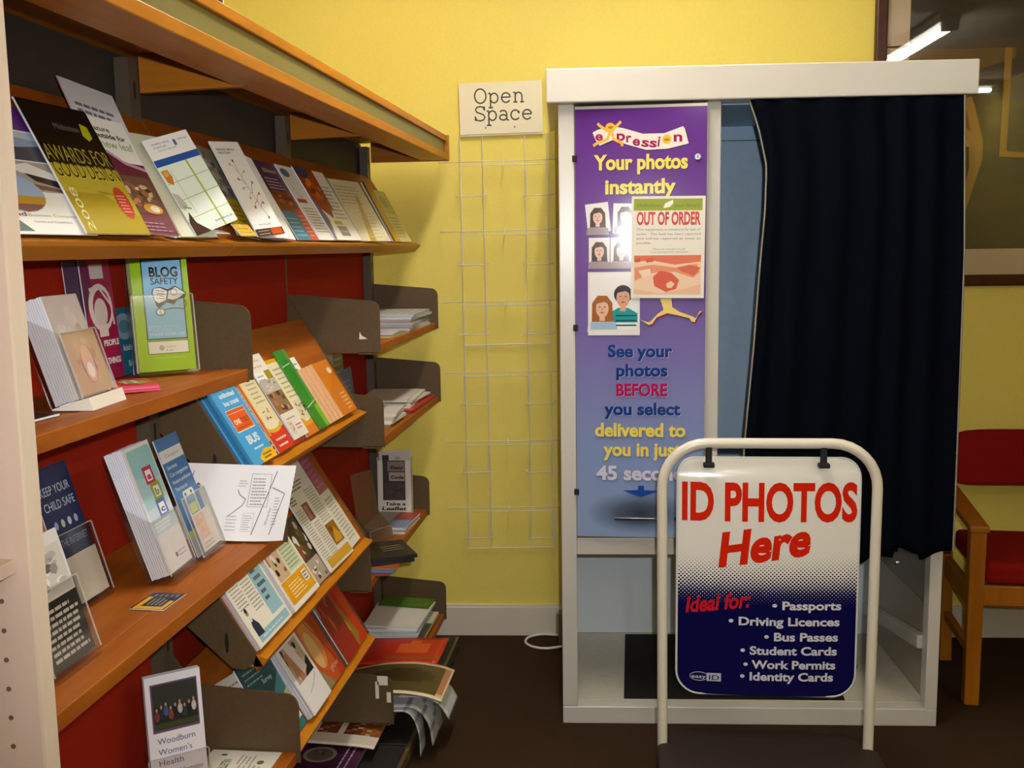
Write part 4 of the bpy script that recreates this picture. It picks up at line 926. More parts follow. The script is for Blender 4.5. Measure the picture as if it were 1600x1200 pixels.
# near bay, middle flat shelf
KP = stand(-.823, 1.395, 0.9278, 0, 15.7)
def d_keep(p):
    p.rect(0, 0, 1, 1, '16224a'); p.rect(0, .06, 1, .17, '6a94c8'); p.text('KEEP YOUR', .1, .9, .80, .065, 'b8c0d0'); p.text('CHILD SAFE', .1, .92, .69, .065, 'b8c0d0'); p.text('ON THE INTERNET', .02, .95, .42, .055, '9aa8c0')
    for k, c in enumerate(('8aa0c0', 'a8c0a0', 'c0c8d0', '90a8c8')): p.ell(.25 + .18 * k, .58, .05, .03, c, 10)
sh = Sheet(.1, .214, .002, '16224a'); d_keep(sh); fin(sh, 'leaflet', KP, 'navy Keep Your Child Safe internet leaflet on the middle flat shelf', 'leaflet')
sh = Sheet(.082, .072, .0012, 'd6cdbb'); fin(sh, 'card', KP @ Matrix.Translation((.016, .002, .0045)), 'blank cream card in the pocket before the navy leaflet', 'card')
holder(KP @ Matrix.Translation((0, 0, .003)), .1, .16, .010, .11, 'clear holder with the navy internet safety leaflet', 15.7)
SK = stand(-.712, 1.150, 0.9323, 0, 15.7)
def d_sketch(p):
    p.rect(0, 0, 1, 1, '2c2622'); p.rect(0, .5, 1, 1, 'cfcac2'); p.photo(.05, .52, .95, .9, ['c2bcb2', '8a857c', '5a554e', 'a8a298', 'dcd8d0'], 26, 12); p.lines(.12, .05, .95, .46, 8, 'c8beb4', .5)
sh = Sheet(.102, .168, .002, 'cfcac2'); d_sketch(sh); fin(sh, 'leaflet', SK, 'leaflet with a grey street sketch over dark print, nearest the pale bookcase', 'leaflet')
sh = Sheet(.1, .205, .002, 'a8662c'); sh.poly(rrect(-.05, .72, .55, .95, .06), 'e0d8cc'); sh.poly(rrect(-.03, .735, .51, .935, .05), '2c3450'); fin(sh, 'leaflet', SK @ Matrix.Translation((.002, .0, -.014)), 'orange-brown leaflet with a dark label behind the street sketch leaflet', 'leaflet')
holder(SK, .103, .205, .022, .10, 'clear holder nearest the pale bookcase on the middle flat shelf', 15.7)
AB = stand(-.740, 1.538, 0.9363, 3, 18)
def d_abc(p):
    p.poly(rrect(.06, .30, .97, .97, .06, 4), '8fc4c8'); p.rect(.06, .3, .97, .5, 'c4d0d8'); p.poly([(.06, .5), (.97, .5), (.97, .7), (.06, .76)], 'a8ccd2')
    for k, (c, t, u, v) in enumerate((('b01a48', 'a', .40, .68), ('8a9a14', 'b', .48, .545), ('4a6a9c', 'c', .45, .41))):
        p.rect(u, v, u + .36, v + .135, c); p.rect(u + .07, v + .02, u + .29, v + .105, 'ece4e4'); p.text(t, u + .10, u + .26, v + .035, .05 if t != 'b' else .055, c, .05)
    p.lines(.12, .32, .8, .40, 3, 'e8ecf0', .5); p.rect(0, 0, 1, .29, 'e4dcd8'); p.ell(.5, .10, .05, .02, '4a3a5a', 10); p.lines(.58, .07, .9, .13, 2, 'a088b0')
pile(8, AB @ Matrix.Translation((0, 0, -.0028)), .097, .215, .003, 'dcdce6', 'e4e2ea', 'white-edged leaflet in the thick stack behind the abc blocks leaflet', 'white stack behind the abc leaflet', step=.0037, jit=.0006)
sh = Sheet(.097, .215, .0022, 'e4e0e0', rough=.22); d_abc(sh); fin(sh, 'leaflet', AB, 'pale teal leaflet with a, b and c letter blocks', 'leaflet')
holder(AB, .097, .19, .036, .09, 'clear holder with the abc blocks leaflets', 18)
SV = stand(-.742, 1.660, 0.929, 3, 18.5)
def d_save(p):
    p.rect(0, 0, 1, 1, '3a70a8'); p.rect(.02, .80, .98, .90, 'dcd8d8'); p.text('Carplus', .2, .8, .835, .03, '6a7a9c')
    for i, t in enumerate(('Save money', 'Cut congestion', 'Reduce pollution', 'There is a car')): p.text(t, .12, .55 + .38 * (i in (1, 2)) + .1 * (i == 3), .74 - .062 * i, .032, 'e4e8f0', .01)
    p.poly(rrect(.32, .28, .80, .53, .05), 'dce0c8'); p.poly(rrect(.37, .31, .75, .48, .05), '7a9ac0'); p.rect(.40, .33, .70, .41, 'c8d060'); p.ell(.42, .50, .04, .014, '2c4a80', 8); p.ell(.68, .50, .04, .014, '2c4a80', 8); p.rect(0, .17, 1, .22, 'a8b848'); p.rect(0, 0, 1, .17, 'a0a0a8')
sh = Sheet(.1, .215, .002, '3a70a8'); d_save(sh); fin(sh, 'leaflet', SV @ Matrix.Translation((0, 0, -.003)), 'blue leaflet headed Save money, with a small car picture', 'leaflet')
sh = Sheet(.080, .068, .0012, 'e0d4c8'); sh.photo(.05, .3, .6, .95, ['e0b8a0', 'd07a50', 'e8a080', 'f0dccc', 'c86a48'], 10, 5); sh.lines(.1, .05, .8, .25, 2, 'a09a94'); fin(sh, 'card', SV @ Matrix.Translation((.016, .003, .0052)), 'small white and orange card in the pocket before the blue car leaflet', 'card')
holder(SV @ Matrix.Translation((0, 0, .004)), .1, .17, .012, .105, 'clear holder with the blue Save money leaflet', 18.5)
# curling map sheet
mp = Sheet(.218, .150, .0004, 'ebe9e8', body=False, rough=.6)
nx = 16; vs = []; fs = []
def bend(x, y): return .05 * max(0, x / .218 - .55) ** 2 * (1.5 - y / .15)
for j in range(9):
    for i in range(nx + 1): x, y = .218 * i / nx, .15 * j / 8; vs.append((x, y, bend(x, y)))
for j in range(8):
    for i in range(nx): a = j * (nx + 1) + i; fs.append((a, a + 1, a + nx + 2, a + nx + 1))
mp.add(vs, fs, mat('ebe9e8', .6), True); mp.k = 2
_st = mp.stroke
def fine(pts, th, col):
    q = []
    for (a, b), (c, d) in zip(pts, pts[1:]): q += [(a + (c - a) * k / 8, b + (d - b) * k / 8) for k in range(8)]
    return _st(q + [pts[-1]], th, col)
mp.stroke = fine
mp.stroke([(.10, .9), (.05, .3)], .0012, '202020'); mp.stroke([(.84, .92), (.70, .08)], .0014, '202020'); mp.stroke([(.82, .70), (.94, .62), (.86, .08)], .0012, '202020')
mp.text('529', .17, .25, .62, .045, '202020', .03, 0, 84); mp.stroke([(.52, .66), (.54, .6), (.60, .54), (.58, .46), (.46, .30)], .0012, '303030')
mp.frame(.62, .44, .80, .88, .004, '8a8a8a'); mp.lines(.64, .46, .78, .84, 9, '8a8a8a'); mp.frame(.6, .12, .7, .36, .003, 'b0b0b0'); mp.lines(.61, .14, .69, .34, 7, '9a9a9a'); mp.lines(.46, .12, .56, .34, 5, 'b0b0b0'); mp.lines(.86, .2, .92, .58, 10, '9a9a9a'); mp.lines(.52, .7, .6, .8, 3, 'a0a0a0')
mp.text('Waverley', .82, .98, .2, .03, '505050', 0, 0, 82); mp.stroke([(.2, .25), (.26, .32), (.3, .28)], .001, '404040')
mp.v = [(x, y, z + .0004 + bend(x, y)) if k >= len(vs) else (x, y, z) for k, (x, y, z) in enumerate(mp.v)]
o = fin(mp, 'map_sheet', F((-.850, 1.7715, .9285), (.21, 0, -.010), (-.004, .083, .125)), 'white bus map sheet curling against the end plate of the middle flat shelf', 'map')
sh = Sheet(.074, .054, .0012, '1c1a20'); sh.poly([(.02, .05), (.55, .05), (.55, .18), (.18, .18), (.18, .8), (.75, .8), (.75, .95), (.02, .95)], 'd8a01c'); sh.rect(.75, .05, .98, .95, '2c3048'); sh.lines(.25, .25, .7, .75, 4, 'a8a090'); sh.lines(.78, .1, .95, .9, 5, '9098b0')
fin(sh, 'card', lie(-.696, 1.418, .9226, 88), 'black and yellow card lying flat on the middle flat shelf', 'card')

# near bay, lowest flat shelf
WD = stand(-.862, 1.675, 0.4824, -52, 7)
def d_wood(p):
    p.rect(.09, .50, .93, .93, '6a4a70'); p.rect(.12, .52, .91, .915, '22261f'); p.rect(.12, .72, .91, .915, '2f332c'); p.rect(.12, .52, .91, .58, '3c4228')
    for k, c in enumerate(('7a3a34', '2c2c34', '3a5a8a', '8a3a34', '1c1c20', 'b8b0a4', '2a3a34', '1a1a1a', 'c0bcb0')): p.ell(.18 + .083 * k, .64 + .02 * (k % 3), .045, .045, c, 10); p.ell(.18 + .083 * k, .70 + .02 * (k % 3), .02, .018, 'b08a70', 8)
    for i, t in enumerate(('Woodburn', "Women's", 'Health', 'And')): p.text(t, .15, (.82, .75, .58, .40)[i], .40 - .095 * i, .055, '6a4a74' if i else '5a4a64', 0)
    p.text('Information', .5, .92, .115, .05, '6a4a74')
pile(5, WD @ Matrix.Translation((0, 0, -.0025)), .1, .208, .0024, 'e6e4ea', 'e9e7ee', 'white leaflet in the stack behind the women\'s health leaflet', 'white stack on the lowest flat shelf', step=.003)
sh = Sheet(.1, .208, .002, 'e9e7ec'); d_wood(sh); fin(sh, 'leaflet', WD, 'white Woodburn Women\'s Health leaflet with a dark group photo', 'leaflet')
holder(WD, .1, .18, .020, .058, 'clear holder with the women\'s health leaflet, bottom left', 7)
sh = Sheet(.096, .14, .001, 'e6dccb'); sh.text('BULLETIN', .12, .62, .62, .12, '5a6a1c', .03, 0, 0); sh.lines(.45, .3, .85, .55, 4, '7a746a'); sh.ell(.80, .78, .04, .05, '3a5a3a', 10); sh.ell(.55, .2, .08, .05, '6a7a1c', 10); sh.lines(.1, .15, .45, .5, 5, '8a847a')
fin(sh, 'sheet', lie(-.683, 1.757, .4776, 90), 'cream bulletin sheet lying flat beside the women\'s health holder', 'paper')

# ------------------------------------------------------------------ middle bay, upper sloping shelf
GA = 'leaflets on the upper sloping shelf'
def d_bus(p):
    p.rect(0, 0, .10, 1, '1c6a9c'); p.lines(.3, .86, .95, .99, 2, 'e4e8ec', .6)
    for i, t in enumerate(('unlimited', 'bus travel')): p.text(t, .32, .86, .73 - .085 * i, .052, 'e0e6ea', .03)
    p.rect(.22, .36, .88, .60, 'f0e8e0'); p.rect(.23, .37, .87, .595, 'd8540e'); p.text('ONE', .30, .52, .44, .05, 'f0e0d4', .03); p.text('TICKET', .54, .84, .44, .05, '8a2c0c', .04); p.rect(.25, .555, .85, .56, 'f0d8c4'); p.lines(.3, .385, .8, .42, 1, '9a3408')
    p.text('BUS', .35, .78, .22, .085, 'd4dce2', .045); p.lines(.4, .14, .85, .18, 1, 'd0dce4', .5); p.poly([(.45, .0), (.4, .06), (.68, .125), (1, .10), (1, 0)], 'e8b418'); p.lines(.55, .02, .9, .09, 2, '6a5410', .5)
for i in range(3):
    fin(Sheet(.142, .205, .004, '2f8fc8', ['1c6a9c', '5aa8d4', '2478ac'][i]), 'booklet', slp('A', 1.884, .0015, .0046 + .0044 * i), ['blue booklet at the very back of the bus booklets', 'light blue edged booklet in the middle of the bus booklets', 'deep blue edged booklet right behind the front bus booklet'][i], 'booklet', GA)
leaf('booklet', 'A', 1.886, -.003, .138, .206, .004, .014, 'bright blue bus travel booklet with an orange square, front of its stack', '3a9ad0', '2478ac', draw=d_bus, cat='booklet', group=GA)
def d_food1(p):
    p.rect(0, 0, 1, .20, 'b8201a'); p.rect(0, .2, 1, 1, 'd8c8b4')
    for k in range(10): p.rect(.1, .46 + .05 * k, .9, .475 + .05 * k, 'c09a8a')
    p.photo(0, .2, 1, .45, ['c8b8a8', '8a6a5a', '3a2418', 'e0d4c4', 'a8785a'], 14, 6); p.lines(.1, .03, .9, .15, 2, 'f0d8c8'); p.rect(.3, .16, 1, .22, 'd8b030')
leaf('leaflet', 'A', 2.029, -.004, .05, .205, .003, .003, 'narrow red and cream food leaflet directly right of the blue bus booklets', draw=d_food1, group=GA)
def d_yelred(p):
    p.rect(0, 0, 1, .25, 'cc2818'); p.rect(0, .25, 1, 1, 'e0d4a8'); p.rect(0, .2, .14, 1, 'e0901c'); p.rect(0, 0, .06, 1, 'b8281c'); p.ell(.5, .28, .45, .07, 'd8a828'); p.ell(.5, .31, .40, .06, 'e4d8b4')
    p.photo(.3, .34, .85, .5, ['e0d4a8', '8a4a2a', 'c08a5a', '6a3a20'], 8, 7); p.lines(.2, .04, .9, .18, 2, 'f0c8b4'); p.lines(.35, .55, .9, .92, 7, 'a89a78', .3)
leaf('leaflet', 'A', 2.058, -.004, .10, .205, .003, .0072, 'red and yellow rimmed food leaflet, left of the tall food photo leaflet', 'e0d4a8', 'c8b0a0', draw=d_yelred, group=GA)
leaf('leaflet', 'A', 2.15, -.005, .10, .15, .002, .0025, 'red leaflet with white print at the foot of the tall food photo leaflet', 'cc281c', draw=lambda p: p.lines(.15, .05, .9, .25, 3, 'f0d0c4'), group=GA)
def d_wfood(p):
    p.rect(0, .8, 1, 1, 'e8e0d4'); p.text('Midlothian', .12, .75, .92, .03, 'b85a54', .0); p.text('Markets', .1, .72, .85, .03, 'b8504a', .0); p.rect(.62, .68, .98, .80, '9a8a14'); p.lines(.1, .69, .5, .78, 2, '9a948a')
    p.rect(0, .3, 1, .66, '6a4a34'); p.photo(0, .28, 1, .68, ['8a6a4a', '4a2c1c', 'b07848', '2c1c12', 'c89a70', '9c5a34'], 22, 13); p.photo(0, .55, 1, .70, ['b8b0a0', '8a8478', 'd0c8bc'], 8, 3); p.rect(0, 0, 1, .3, 'e4dccc'); p.photo(.1, .05, .4, .2, ['d8c8b0', '7a4a28', 'a07a50'], 6, 2); p.lines(.5, .08, .9, .16, 2, 'c04a3c'); p.lines(.2, .21, .9, .26, 1, '8a847a')
leaf('leaflet', 'A', 2.163, .010, .098, .212, .0025, .010, 'tall white leaflet with a food photo, standing above its neighbours on the upper slope', draw=d_wfood, group=GA)
def d_ycream(p):
    p.rect(0, 0, 1, 1, 'd89a20'); p.poly([(.2, .25), (.2, .95), (1, .95), (1, .2), (.5, .16)], 'e4dab0'); p.photo(.35, .2, 1, .45, ['d8cca8', '6a5a4a', '3a342c', 'b8a080'], 10, 4); p.lines(.35, .48, .95, .9, 7, 'a89c74', .35); p.rect(0, 0, 1, .12, 'd0701a')
leaf('leaflet', 'A', 2.250, -.002, .10, .200, .003, .006, 'orange and cream leaflet between the food photo leaflet and the green one', draw=d_ycream, group=GA)
def d_green(p): p.rect(0, 0, 1, 1, '1f7a1a'); p.rect(.62, 0, 1, .28, '6aa81c'); p.stroke([(0, .28), (1, .33)], .002, 'cfe0c0'); p.stroke([(0, .80), (1, .83)], .002, 'd8e4cc'); p.rect(.75, .33, 1, 1, '4a8a3a')
leaf('leaflet', 'A', 2.338, -.002, .075, .213, .003, .011, 'narrow bright green leaflet left of the orange booklets', '1f7a1a', '2c8a28', draw=d_green, group=GA)
def d_or(p):
    p.rect(0, 0, .14, 1, 'e0a878'); p.rect(.14, 0, 1, 1, 'd07818'); p.poly([(.14, 0), (.14, .4), (1, .8), (1, 0)], 'c86c14'); p.ell(.8, .8, .12, .06, 'e8d0a0', 10); p.lines(.6, .06, .95, .4, 5, 'e8c08a')
ol = ['lowest of the five fanned orange booklets', 'second from the left of the five fanned orange booklets', 'middle one of the five fanned orange booklets', 'second from the right of the five fanned orange booklets', 'top of the five fanned orange booklets, its whole cover showing']
for i in range(5):
    leaf('booklet', 'A', 2.412 + .021 * i, -.001, .145, .153, .0025, .0028 + .0034 * i, ol[i], 'd07818', 'e8c8a8', draw=d_or, cat='booklet', group='fanned orange booklets')
leaf('leaflet', 'A', 2.385, .0, .10, .19, .0015, .0, 'white leaflet with grey lettering showing left of the orange booklets', draw=lambda p: p.lines(.1, .1, .9, .95, 11, '6a6a60'), group=GA)

# ------------------------------------------------------------------ middle bay, middle sloping shelf
GB = 'papers on the middle sloping shelf'
def d_man(p):
    p.rect(.62, .16, .96, .95, '8fb4bc'); p.rect(.10, .03, .96, .12, '8fb4bc'); p.lines(.06, .4, .32, .95, 15, '8a857c', .4, .1); p.lines(.35, .3, .6, .95, 17, '8a857c', .4, .1); p.lines(.68, .3, .9, .85, 7, '3a4a50', .5, .5); p.lines(.2, .05, .85, .1, 1, 'd0dcdc')
    p.poly([(.10, .10), (.10, .22), (.14, .30), (.19, .28), (.26, .20), (.27, .09)], '1c2438'); p.ell(.14, .36, .035, .04, 'a87860', 10); p.ell(.14, .385, .035, .025, '2a1c18', 10); p.poly([(.125, .33), (.16, .33), (.17, .26), (.13, .26)], 'd8d8dc')
for i in range(2): fin(Sheet(.19, .20, .004, 'dcd6ca', ['c8a89c', 'd0c8d0'][i]), 'newsletter', slp('B', 1.882, .0015, .0046 + .0046 * i), ['newsletter with a pinkish edge, bottom of the stack under the standing man newsletter', 'newsletter with a lilac edge, middle of the stack under the standing man newsletter'][i], 'newsletter', GB)
leaf('newsletter', 'B', 1.881, -.003, .19, .20, .003, .0098, 'cream newsletter with pale blue bars and a man in a dark suit', 'e4dcc8', 'd8c0b8', draw=d_man, group=GB, cat='newsletter')
def d_ynews(p):
    p.rect(.05, .55, .42, 1, '8a2c1c'); p.photo(.08, .34, .46, .92, ['c8a884', '5a3a2c', 'e0d0bc', '8a5a3c', '2c1c18'], 14, 15); p.rect(.48, .36, .95, 1, 'c8d0ac'); p.lines(.52, .38, .92, .88, 11, '8a9474', .45, .1); p.text('Community', .52, .85, .92, .03, '4a6a50', .02)
    p.rect(.05, .06, .95, .33, 'd8980c'); p.lines(.2, .1, .7, .28, 5, 'f0d898', .4); p.rect(.72, .16, .9, .29, 'e8e0cc'); p.lines(.74, .17, .88, .28, 3, '3a3a34', .5)
for i in range(2): fin(Sheet(.175, .20, .005, 'dcd6ca', ['b8b4c4', 'd4d0d8'][i]), 'newsletter', slp('B', 2.083, .0015, .0056 + .0056 * i), ['newsletter with a grey edge, bottom of the stack under the yellow box newsletter', 'newsletter with a light edge, middle of the stack under the yellow box newsletter'][i], 'newsletter', GB)
leaf('newsletter', 'B', 2.086, -.002, .175, .20, .004, .0118, 'newsletter with a yellow box and a food photo, middle of the sloping shelf', 'e6deca', 'd0ccd8', draw=d_ynews, group=GB, cat='newsletter')
def d_fmag(p): p.photo(0, 0, 1, 1, ['3a3018', '8a3a28', 'c8b498', '241a10', '6a5a34', 'e0d8c8', '504020'], 24, 21); p.photo(.1, .0, .9, .35, ['a89a84', '5a2c34', '2c2018', 'd8d0c0'], 8, 3)
leaf('magazine', 'B', 2.264, .0, .12, .17, .003, .003, 'dark food magazine peeping out between the two newsletters', draw=d_fmag, group=GB, cat='magazine')
leaf('leaflet', 'B', 2.30, .02, .11, .21, .002, .0005, 'plain orange-brown leaflet behind the far newsletter', 'a8562a', draw=lambda p: p.poly([(0, 0), (0, .5), (1, .8), (1, 0)], '9a4a24'), group=GB)
def d_news(p):
    p.ell(.22, .96, .16, .05, '4a7a3c'); p.lines(.08, .72, .75, .9, 6, '4a4a48', .4); p.rect(.30, .44, .52, .60, '7a4a2a'); p.rect(.33, .45, .44, .58, 'a86a7a'); p.lines(.05, .62, .30, .70, 3, '3a3a38', .5)
    p.lines(.06, .1, .28, .58, 20, '9a948a', .45, .1); p.lines(.34, .1, .58, .42, 14, '9a948a', .45, .1); p.lines(.62, .36, .95, .70, 14, '9a948a', .45, .1); p.rect(.60, .14, .96, .34, '8a5a14'); p.poly([(.64, .16), (.8, .3), (.94, .2), (.9, .15)], 'c08a20'); p.ell(.72, .28, .07, .03, '6a3c10', 10); p.rect(.10, .02, .98, .10, 'c8982c')
leaf('newsletter', 'B', 2.365, .0, .20, .295, .002, .009, 'long cream newsletter with text columns, leaning up the middle sloping shelf', 'ddd5c4', draw=d_news, group=GB, cat='newsletter', rot=-1)
def d_mag2(p):
    p.rect(0, .55, .5, 1, '9a4a64'); p.rect(.52, .55, 1, 1, '9a4a64'); p.lines(.08, .6, .44, .96, 7, 'b87a8a'); p.lines(.6, .6, .95, .96, 7, 'b87a8a'); p.lines(.1, .06, .44, .5, 13, '9a948a', .45, .1); p.lines(.56, .06, .92, .5, 13, '9a948a', .45, .1)
leaf('newsletter', 'B', 2.50, .002, .165, .293, .002, .0045, 'newsletter with magenta panels at the top, right of the long cream one', 'ddd5c4', draw=d_mag2, group=GB, cat='newsletter', rot=2)

# ------------------------------------------------------------------ middle bay, lowest sloping shelf
GC = 'magazines on the lowest sloping shelf'
def d_teal(p): p.rect(0, 0, 1, 1, '16444c'); p.poly([(.45, 0), (1, 0), (1, .55), (.7, .3)], '3f8a8a'); p.poly([(.62, 0), (1, 0), (1, .2)], 'c8c89a'); p.text('Survey', .5, .8, .5, .09, 'a8c0c0', .02); p.lines(.1, .6, .7, .9, 3, '7a9a9c', .3)
leaf('booklet', 'C', 1.99, .09, .16, .12, .003, .0080, 'dark teal booklet behind the end plate of the lowest flat shelf', draw=d_teal, group=GC, cat='booklet', rot=-6)
leaf('sheet', 'C', 1.90, .11, .13, .11, .002, .0045, 'white printed sheet left of the dark teal booklet', 'd4cec2', draw=lambda p: p.lines(.1, .1, .9, .9, 6, '8a8478'), group=GC, cat='paper', rot=-8)
leaf('leaflet', 'C', 2.02, -.003, .14, .14, .003, .0, 'cream leaflet with a teal foot, low beside the photo booklets', 'd8d0b4', draw=lambda p: (p.rect(0, 0, 1, .14, '1f6a64'), p.lines(.1, .3, .9, .9, 5, '9a947c')), group=GC)
def d_photo(p):
    p.photo(.12, .36, .9, .80, ['b89a84', '6a4a3a', 'e0d4cc', '2c2428', 'a86a50', 'd8b8a0'], 20, 31); p.poly([(.5, .36), (.9, .36), (.9, .55), (.74, .5)], '18161c'); p.poly([(.12, .8), (.2, .8), (.14, .6), (.12, .6)], '3a2c28'); p.poly([(.3, .8), (.55, .8), (.72, .45), (.5, .40), (.36, .6)], 'd8c8c0'); p.poly([(.12, .72), (.3, .74), (.5, .38), (.3, .36)], 'b07850'); p.stroke([(.3, .2), (.6, .25), (.85, .33)], .0015, '6a6a6a'); p.text('in touch', .1, .4, .88, .03, '9a948a')
for i in range(4): fin(Sheet(.135, .205, .0035, 'e0dcd8', ['7a2c1c', 'c0c0d0', 'd8d8e0', 'b4b8c8'][i]), 'booklet', slp('C', 2.165, .0015, .0042 + .004 * i), ['red-edged booklet at the bottom of the white photo booklets', 'grey-edged booklet, second from the bottom of the white photo booklets', 'pale-edged booklet, third from the bottom of the white photo booklets', 'blue-grey edged booklet just under the top photo booklet'][i], 'booklet', GC)
leaf('booklet', 'C', 2.170, -.002, .132, .205, .003, .0195, 'white booklet with a photo of two people, top of its stack on the lowest slope', 'e4ded8', 'c8c8d4', draw=d_photo, group=GC, cat='booklet')
def d_ormag(p):
    p.rect(0, 0, 1, 1, 'a82c14'); p.poly([(0, .1), (0, 1), (.35, 1), (.55, .7), (.9, .3), (.7, 0), (.2, 0)], 'b84c1c'); p.ell(.42, .45, .3, .28, 'c87c3c'); p.ell(.35, .38, .18, .2, 'd0a468'); p.poly([(0, 0), (0, .3), (.3, .1), (.4, 0)], '8a7a54'); p.stroke([(.3, .75), (.5, .7), (.8, .35), (.9, .1)], .004, '6a1c10'); p.poly([(.0, .7), (.0, 1), (.3, 1), (.2, .8)], '6a4414'); p.ell(.2, .86, .05, .04, '1c0c08', 8); p.text('glow', .5, .9, .1, .06, 'c8a088')
leaf('magazine', 'C', 2.307, -.004, .145, .255, .003, .010, 'orange magazine with a glowing round shape, right of the photo booklets', 'a82c14', '7a1c10', draw=d_ormag, group=GC, cat='magazine')
leaf('magazine', 'C', 2.415, -.006, .13, .255, .003, .0065, 'dark olive brown magazine between the two red magazines', '3a2c16', draw=lambda p: (p.rect(.5, 0, .8, 1, '4a3a1c'), p.lines(.1, .05, .4, .4, 5, '5a4a2c')), group=GC, cat='magazine')
def d_redm(p): p.rect(0, 0, 1, 1, '96201a'); p.photo(0, .1, 1, 1, ['8a1c18', 'a83428', '5a1430', 'b8503c', '7a1a14', '6a2040'], 16, 41); p.rect(.0, .5, .1, 1, '8a7484')
leaf('magazine', 'C', 2.475, -.006, .12, .27, .003, .0105, 'crimson magazine with purple patches on the lowest sloping shelf', '96201a', draw=d_redm, group=GC, cat='magazine')
def d_redy(p): p.rect(0, 0, 1, 1, 'b82c12'); p.poly([(0, .2), (.15, .95), (.5, .95), (.42, .5), (.7, .1), (.45, 0)], '8a6a1c'); p.poly([(.1, .3), (.2, .8), (.35, .8), (.3, .45), (.5, .15)], 'a88a34'); p.poly([(.7, .3), (.6, .8), (1, .95), (1, .3)], 'c83a14'); p.poly([(.1, .9), (.6, 1), (1, 1), (1, .9)], '4a1810'); p.rect(.0, 0, .05, 1, '5a1a34')
leaf('magazine', 'C', 2.555, -.003, .135, .27, .003, .005, 'scarlet magazine with an ochre flame shape, far end of the lowest slope', 'b82c12', draw=d_redy, group=GC, cat='magazine')

# ------------------------------------------------------------------ far bay
def flat(name, x0, y0, z, w_, d_, t, base, edge, label, cat, group=None, rot=90, draw=None, rough=.4):
    """sheet lying flat: w_ along the shelf (+y), d_ toward the back; x0,y0 = its near front corner"""
    sh = Sheet(w_, d_, t, base, edge, rough)
    if draw: draw(sh)
    return fin(sh, name, lie(x0, y0, z + t, rot), label, cat, group)
G3 = 'papers on the top flat shelf of the far bay'
for i in range(6):
    flat('newspaper', -.700 + .006 * (i % 3), 3.20 + .012 * (i % 2), 1.1965 + .0088 * i, .29, .20, .008, 'c8c4bc', ['b8bcc0', 'd0c8b8', '9aa4b0', 'c8b0a8', 'bcc4c8', 'a8a8ac'][i],
         ['lowest newspaper of the folded stack on the far bay\'s top flat shelf', 'cream newspaper, second from the bottom of the far bay\'s top stack', 'blue-grey newspaper, third from the bottom of the far bay\'s top stack', 'pinkish newspaper, third from the top of the far bay\'s top stack', 'pale newspaper, second from the top of the far bay\'s top stack', 'grey folded newspaper on top of the far bay\'s highest stack'][i], 'newspaper', G3, 90 + rnd.uniform(-3, 3), (lambda p: p.lines(.05, .05, .95, .9, 7, '7a7a78')) if i == 5 else None)
flat('magazine', -.698, 2.93, 1.1965, .20, .20, .006, '7a6a18', 'b0a478', 'yellow-brown magazine at the near end of the far bay\'s top flat shelf', 'magazine', G3, 87, lambda p: p.rect(.1, .5, .9, .9, 'a89028'))
flat('leaflet', -.700, 2.97, 1.203, .13, .12, .004, 'c8b8b0', 'b8c4d0', 'pale pinkish leaflet lying on the yellow-brown magazine', 'leaflet', G3, 94, lambda p: p.photo(.05, .05, .95, .95, ['c8b8b0', 'a04a40', '8aa0b8', 'd8d0c8'], 8, 5))
G4 = 'papers on the second flat shelf of the far bay'
flat('booklet', -.69, 3.16, .9385, .36, .18, .010, 'a82018', '8a1c14', 'red booklet under the white papers on the far bay\'s second shelf', 'booklet', G4, 89)
for i in range(4):
    flat('sheet', -.705 - .01 * (i % 2), 3.20 + .02 * (i % 3), .949 + .0066 * i, .28, .16, .006, 'd8d0c4', ['c8c0b4', 'd8d4c8', 'b8b4a8', 'd4ccb8'][i], ['lowest white paper wad on the red booklet', 'pale paper wad, second up on the red booklet', 'greyish paper wad, third up on the red booklet', 'cream paper wad topping the pile on the red booklet'][i], 'paper', G4, 90 + rnd.uniform(-7, 7))
for i in range(4):
    flat('booklet', -.70 + .004 * i, 2.905 + .008 * i, .9385 + .0095 * i, .165, .145, .0088, 'd4ccbc', ['7a6a50', 'd8d4c8', 'b8b0a0', 'd0c8b8'][i], ['brown-edged booklet at the bottom of the near pile on the far bay\'s second shelf', 'white booklet, second from the bottom of the near pile on the second shelf', 'grey-edged booklet, third from the bottom of the near pile on the second shelf', 'cream booklet topping the near pile on the far bay\'s second shelf'][i], 'booklet', G4, 90 + rnd.uniform(-5, 5))
def d_lean(p): p.rect(.4, 0, 1, 1, '6a5a50'); p.lines(.45, .1, .95, .9, 9, 'a8a09a')
sh = Sheet(.18, .21, .002, '9aa8c4'); d_lean(sh); fin(sh, 'leaflet', stand(-.905, 3.01, .9385, 0, 4), 'pale blue and brown leaflet leaning on the red panel below the top flat shelf', 'leaflet', G4)
sh = Sheet(.15, .14, .002, '5a6a8c'); sh.lines(.3, .2, .9, .8, 5, '9aa4b4'); fin(sh, 'leaflet', stand(-.894, 3.10, .9385, 0, 6), 'slate blue leaflet leaning before the pale blue and brown one', 'leaflet', G4)
